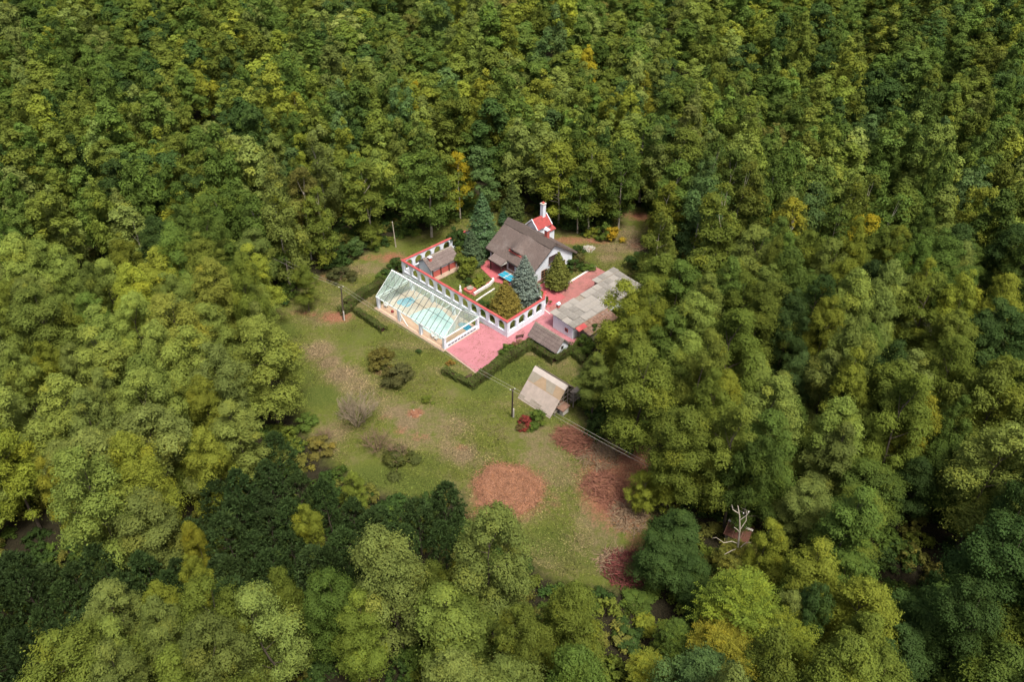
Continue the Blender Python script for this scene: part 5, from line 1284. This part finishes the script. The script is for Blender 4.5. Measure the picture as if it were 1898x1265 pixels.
hedge([at7(455, 590, .6), at7(800, 330, .6), at7(1150, 115, .6)], 1.35, 1.15, 'long clipped hedge running along the pink forecourt', 2)
hedge([at7(1165, 118, .6), at7(1300, 200, .6), at7(1435, 288, .6)], 1.2, 1.15, 'clipped hedge in front of the brown roofed hut', 3)
hedge([at7(1450, 285, .6), at7(1640, 150, .6)], 1.1, 1.1, 'short hedge beside the white gable of the hut', 4)
hedge([at7(1650, 165, .6), at7(1775, 300, .6)], 1.1, 1.0, 'short hedge running under the trees right of the hut', 5)
hedge([at8(640, 930, .4), at8(760, 1010, .4), at8(895, 1110, .4)], .95, .8, 'low hedge parallel to the pool house near the first pole', 6)
hedge([at8(560, 855, .5), at8(720, 755, .5), at8(900, 650, .5)], 1.5, 1.2, 'tall hedge leading from the first pole to the pool house corner', 7)
hedge([at8(490, 925, .5), at8(600, 890, .5)], 1.3, 1.0, 'short dark hedge right beside the first pole', 8)

# ------------------------------------------------------------------ bare trees, dead snag, brush, stump, chips
def bare(name, px, py, label, cat, seed, h, spread, m, r0, depth=4, nch=4, trunk=.25, up=.5, z=0., stems=1):
    b = at(px, py); root = empty(name, (b[0], b[1], 0), 0, label, cat)
    link('branches', bare_branches(seed, h, spread, m, r0, depth, nch, trunk, up, 4, stems), root); return root
bare('bare_tree', 662, 790, 'leafless pale shrubby tree on the lower lawn', 'bare tree', 4, 6.8, .5, M['bare_twig'], .075, 3, 5, .36, stems=7)
bare('bare_shrub', 700, 835, 'leafless brown shrub right of the pale bare tree', 'bare shrub', 9, 4.8, .55, M['twig'], .045, 3, 5, .34, stems=7)
bare('bare_shrub', 735, 850, 'sparse leafless shrub over the dark green one on the lower lawn', 'bare shrub', 12, 3.8, .6, M['twig'], .04, 3, 5, .32, stems=7)
bare('bare_shrub', 600, 815, 'grey leafless shrub at the left rim of the lower lawn', 'bare shrub', 15, 2.8, .6, M['twig'], .035, 3, 4, .32, stems=6)
for (px, py, h, sd, lb) in ((1712, 735, 15, 31, 'bare pale tree crown in the right hand forest'), (1862, 720, 15, 33, 'bare branched tree at the right border of the forest')):
    bare('bare_tree', px, py, lb, 'bare tree', sd, h * .72, .55, M['bark_dead'], .07, 4, 4, .5)
# dead snag with a leafy skirt
b = at(1353, 1075); root = empty('dead_snag', (b[0], b[1], 0), 0.0, 'white dead snag with bare limbs and climbing greenery at its foot', 'dead tree')
mb = MB(); spine = [(0, 0, -.2), (.1, .1, 2.5), (-.1, .15, 5.), (-.25, .3, 6.6), (-.55, .5, 8.2), (-.9, .7, 9.3)]
for i in range(5): mb.tube(spine[i], spine[i + 1], .14 - i * .02, .14 - (i + 1) * .02, 7)
for path in ([(-.1, .15, 4.9), (-.8, .1, 5.3), (-1.6, .0, 5.2), (-2.4, .2, 5.7), (-2.8, .2, 5.6)], [(-.2, .25, 6.2), (-.6, -.1, 7.0), (-1.1, -.2, 7.5)], [(-.25, .3, 6.6), (.2, .5, 7.6), (.1, .7, 8.6)], [(-.45, .45, 7.7), (.0, .3, 8.5), (.2, .3, 9.0)], [(-.7, .55, 8.5), (-1.3, .6, 8.9), (-1.5, .7, 9.4)], [(.0, .1, 4.2), (.7, .3, 4.9), (1.2, .2, 5.0)], [(-.1, .1, 4.3), (-.8, -.4, 4.6), (-1.5, -.6, 4.3)]):
    for i in range(len(path) - 1): mb.tube(path[i], path[i + 1], .05 - i * .009, .042 - i * .010, 5)
mb.build('trunk', M['bark_dead'], root, fix=False)
o = link('foliage', FROND[0][0], root, scale=(.62, .62, .5)); root.scale = (1.0, 1.0, 1.15); o.color = (.135, .15, .03, 1)

def brush(px, py, rx, h, n, m, label, seed, ln=1.6):
    rng = np.random.default_rng(seed); b = at(px, py); mb = MB(); rx *= 1.25; h *= .75
    for i in range(n):
        a, r = rng.uniform(0, 6.28), rx * math.sqrt(rng.random()); z = h * (1 - (r / rx) ** 2) * rng.random() + .03
        d = Vector((rng.normal(), rng.normal(), rng.normal(0, .25))).normalized() * rng.uniform(.3, .55) * ln; c = Vector((r * math.cos(a), r * math.sin(a), z))
        k = c + Vector((rng.normal(0, .08), rng.normal(0, .08), abs(rng.normal(0, .06)))); p, q = c - d, c + d; p.z = max(p.z, .02); q.z = max(q.z, .02); w = rng.uniform(.02, .05)
        mb.tube(p, k, w, w, 3); mb.tube(k, q, w, w * .5, 3)
    root = empty('brush_pile', (b[0], b[1], 0), 0, label, 'brush pile')
    tag(mb.build('twigs', m, root, fix=False), kind='stuff')
    mb = MB(); N_ = 14; mb.add([(rx * .55 * math.cos(i * 6.283 / N_) * rng.uniform(.8, 1.1), rx * .55 * math.sin(i * 6.283 / N_) * rng.uniform(.8, 1.1), -.03) for i in range(N_)] + [(0, 0, h * .4)], [(i, (i + 1) % N_, N_) for i in range(N_)])
    mb.build('heap', M['soil'], root, fix=False)
brush(1055, 812, 1.5, 1.1, 260, M['red_twig'], 'red brown brush pile nearest to the barn', 1)
brush(1076, 828, 1.4, 1.0, 220, M['red_twig'], 'red brown brush pile right of the one nearest the barn', 2)
brush(1105, 845, 1.9, .7, 170, M['twig'], 'loose heap of cut branches under the wires', 3, 2.2)
brush(1118, 905, 2.0, 1.0, 320, M['red_twig'], 'large red brush pile on the red soil', 4)
brush(1162, 962, 1.8, 1.1, 320, M['twig'], 'brown brush pile at the lower end of the red soil', 5)
brush(1145, 935, 1.6, .6, 160, M['red_twig'], 'flat red brush heap between the two big brush piles', 6)
brush(1158, 1055, 1.9, 1.3, 420, mat('maroon_twig', (.15, .04, .034), (.08, .025, .022), 1.5, .9), 'dark maroon brush pile left of the dense dark tree', 7)
brush(1140, 1042, 1.5, .8, 180, M['twig'], 'brown brush heap behind the dark maroon one', 8)
brush(1180, 455, 1.6, .6, 120, M['twig'], 'pale cut branches at the back right of the clearing', 9, 2.0)
brush(1092, 462, .8, .4, 60, M['stone'], 'small grey heap of sticks behind the house', 10, 1.0)
b = at(770, 770); t = empty('tree_stump', (b[0], b[1], 0), .3, 'burnt reddish stump with ash and logs on the lawn', 'stump')
MB().lathe([(.75, -.05), (.62, .12), (.5, .3), (.46, .36), (.3, .33), (.02, .3)], 11).build('stump', M['soil'], t)
for k in range(6):
    a = k * 1.05 + .3; MB().tube((math.cos(a) * .5, math.sin(a) * .5, .1), (math.cos(a + .3) * 1.15, math.sin(a + .3) * 1.05, .05), .09, .07, 6).build('log', M['bark_dead'] if k % 2 else M['red_twig'], t)
def chip_circle():
    b = at(940, 908); rng = np.random.default_rng(9); root = empty('chip_bed', (b[0], b[1], 0), 0, 'round bed of reddish wood chips on the lower lawn', 'chip bed')
    n, m = 60, 40; R = 3.4; V = [(0, 0, .16)]
    prof = lambda f: .16 + .10 * math.exp(-((f - .8) / .14) ** 2) - .24 * max(0, f - .86) / .14
    for i in range(1, m + 1):
        for j in range(n):
            a = j * 2 * math.pi / n; f = i / m; r = R * f * (1 + .07 * math.sin(3 * a + 1) + .05 * math.sin(7 * a) + (.05 * rng.normal() if i > m - 4 else 0))
            V.append((r * math.cos(a), r * math.sin(a) * 1.05, prof(f) + rng.normal(0, .03)))
    F = [(0, 1 + j, 1 + (j + 1) % n, 1 + j) for j in range(n)]
    me = bpy.data.meshes.new('chip_mound')
    me.from_pydata(V, [], [(0, 1 + j, 1 + (j + 1) % n) for j in range(n)] + [(1 + i * n + j, 1 + (i + 1) * n + j, 1 + (i + 1) * n + (j + 1) % n, 1 + i * n + (j + 1) % n) for i in range(m - 1) for j in range(n)])
    me.materials.append(M['soil']); link('mound', me, root)
    k = 11000; a = rng.uniform(0, 6.28, k); f = np.where(rng.random(k) < .8, np.sqrt(rng.uniform(0, 1.05, k)), 1 + np.abs(rng.normal(0, .13, k))); r = R * f * (1 + .07 * np.sin(3 * a + 1) + .05 * np.sin(7 * a))
    z = np.array([prof(min(q, 1.0)) for q in f]); pos = np.stack([r * np.cos(a), r * np.sin(a) * 1.05, np.maximum(z, .0) + .05], 1)
    Vv = leaves(pos, unit(np.tile([0, 0, 1.], (k, 1)) + rng.normal(0, .4, (k, 3))), rng.uniform(.15, .4, k), rng.uniform(.05, .1, k), rng)
    tag(link('chips', leaf_mesh('chips', Vv, np.clip(  .45 + .12 * np.sin(f * 9 + 1.5 * np.sin(a * 2)) * np.sin(a * 3 + f * 4) + rng.normal(0, .22, k), 0, 1), np.clip(rng.normal(.1, .35, k), 0, 1), M['chip']), root), kind='stuff')
chip_circle()

# ------------------------------------------------------------------ grass tufts over the clearing
def grass():
    rng = np.random.default_rng(12); k = 300000; x = rng.uniform(-38, 30, k); y = rng.uniform(50, 135, k)
    keep = inpoly(np.stack([x, y], 1), CLEAR_W)
    for poly in (pave_pts, drive, terrace, terr2): keep &= ~inpoly(np.stack([x, y], 1), [tuple(p[:2]) for p in poly])
    a = math.radians(-43.2); u = (x + 20.3) * math.cos(a) + (y - 97.6) * math.sin(a); v = -(x + 20.3) * math.sin(a) + (y - 97.6) * math.cos(a)
    keep &= ~((u > -.4) & (u < 15.1) & (v > -.4) & (v < 7.2))
    c = at(940, 908); keep &= np.hypot(x - c[0], y - c[1]) > 3.9
    red = patch(x, y, RED); keep &= rng.random(k) > red * .85
    x, y = x[keep], y[keep]; n = len(x)
    lush, dry, red = patch(x, y, LUSH), patch(x, y, DRY), red[keep]
    pos = np.stack([x, y, np.full(n, .03)], 1); d = unit(np.stack([rng.normal(size=n), rng.normal(size=n), rng.uniform(.2, 1.2, n)], 1))
    V = leaves(pos, unit(np.stack([rng.normal(0, .5, n), rng.normal(0, .5, n), np.ones(n)], 1)), rng.uniform(.12, .28, n) * (1 + .7 * (rng.random(n) < .15)), rng.uniform(.035, .09, n) * (1 + .7 * (rng.random(n) < .15)), rng, tan=d)
    base = np.array([.108, .118, .024]); C = base + lush[:, None] * (np.array([.078, .105, .020]) - base); C = C + (np.clip(np.maximum(dry, red) * 1.25, 0, 1)[:, None]) * (np.array([.205, .155, .085]) - C)
    pat = .5 + .5 * np.sin(x * .9 + 1.3 * np.sin(y * .7)) * np.sin(y * 1.1 + x * .3); C = C * (1 + rng.normal(0, .38, n) + (pat - .5) * .25)[:, None]
    C = np.clip(np.hstack([C, np.ones((n, 1))]), .005, 1)
    m, nt, N, L, bs = newmat('grass_blade'); at_ = N.new('ShaderNodeAttribute'); at_.attribute_name = 'tone'; L.new(at_.outputs['Color'], bs.inputs['Base Color']); bs.inputs['Roughness'].default_value = .9; bs.inputs['Specular IOR Level'].default_value = .1
    me = npmesh('grass', V, np.arange(4 * n).reshape(n, 4), m, {'tone': np.repeat(C, 4, axis=0)})
    tag(link('grass', me), 'rough short grass and dry stalks covering the clearing', None, kind='stuff')
grass()

# ------------------------------------------------------------------ fallen leaves blown over the paving
def litter():
    rng = np.random.default_rng(44); P = []
    for poly, n, z in ((pave_pts, 1500, .046), (drive, 900, .054), (terrace, 120, .062), (terr2, 260, .066)):
        Q = np.array([p[:2] for p in poly]); x = rng.uniform(Q[:, 0].min(), Q[:, 0].max(), n * 3); y = rng.uniform(Q[:, 1].min(), Q[:, 1].max(), n * 3)
        k = inpoly(np.stack([x, y], 1), [tuple(q) for q in Q]) & (np.sin(x * 1.3 + np.sin(y * .9)) * np.sin(y * 1.1 + 1) + rng.normal(0, .5, len(x)) > .35)
        x, y = x[k][:n], y[k][:n]; P.append(np.stack([x, y, np.full(len(x), z + .008)], 1))
    P = np.concatenate(P); n = len(P)
    V = leaves(P, unit(np.tile([0, 0, 1.], (n, 1)) + rng.normal(0, .2, (n, 3))), rng.uniform(.08, .2, n), rng.uniform(.05, .12, n), rng)
    tag(link('fallen_leaves', leaf_mesh('fallen_leaves', V, np.clip(rng.normal(.4, .3, n), 0, 1), rng.random(n), foliage('dead_leaf', transl=0., fixed=(.13, .075, .04)))), 'dead leaves scattered over the red paving', None, kind='stuff')
litter()
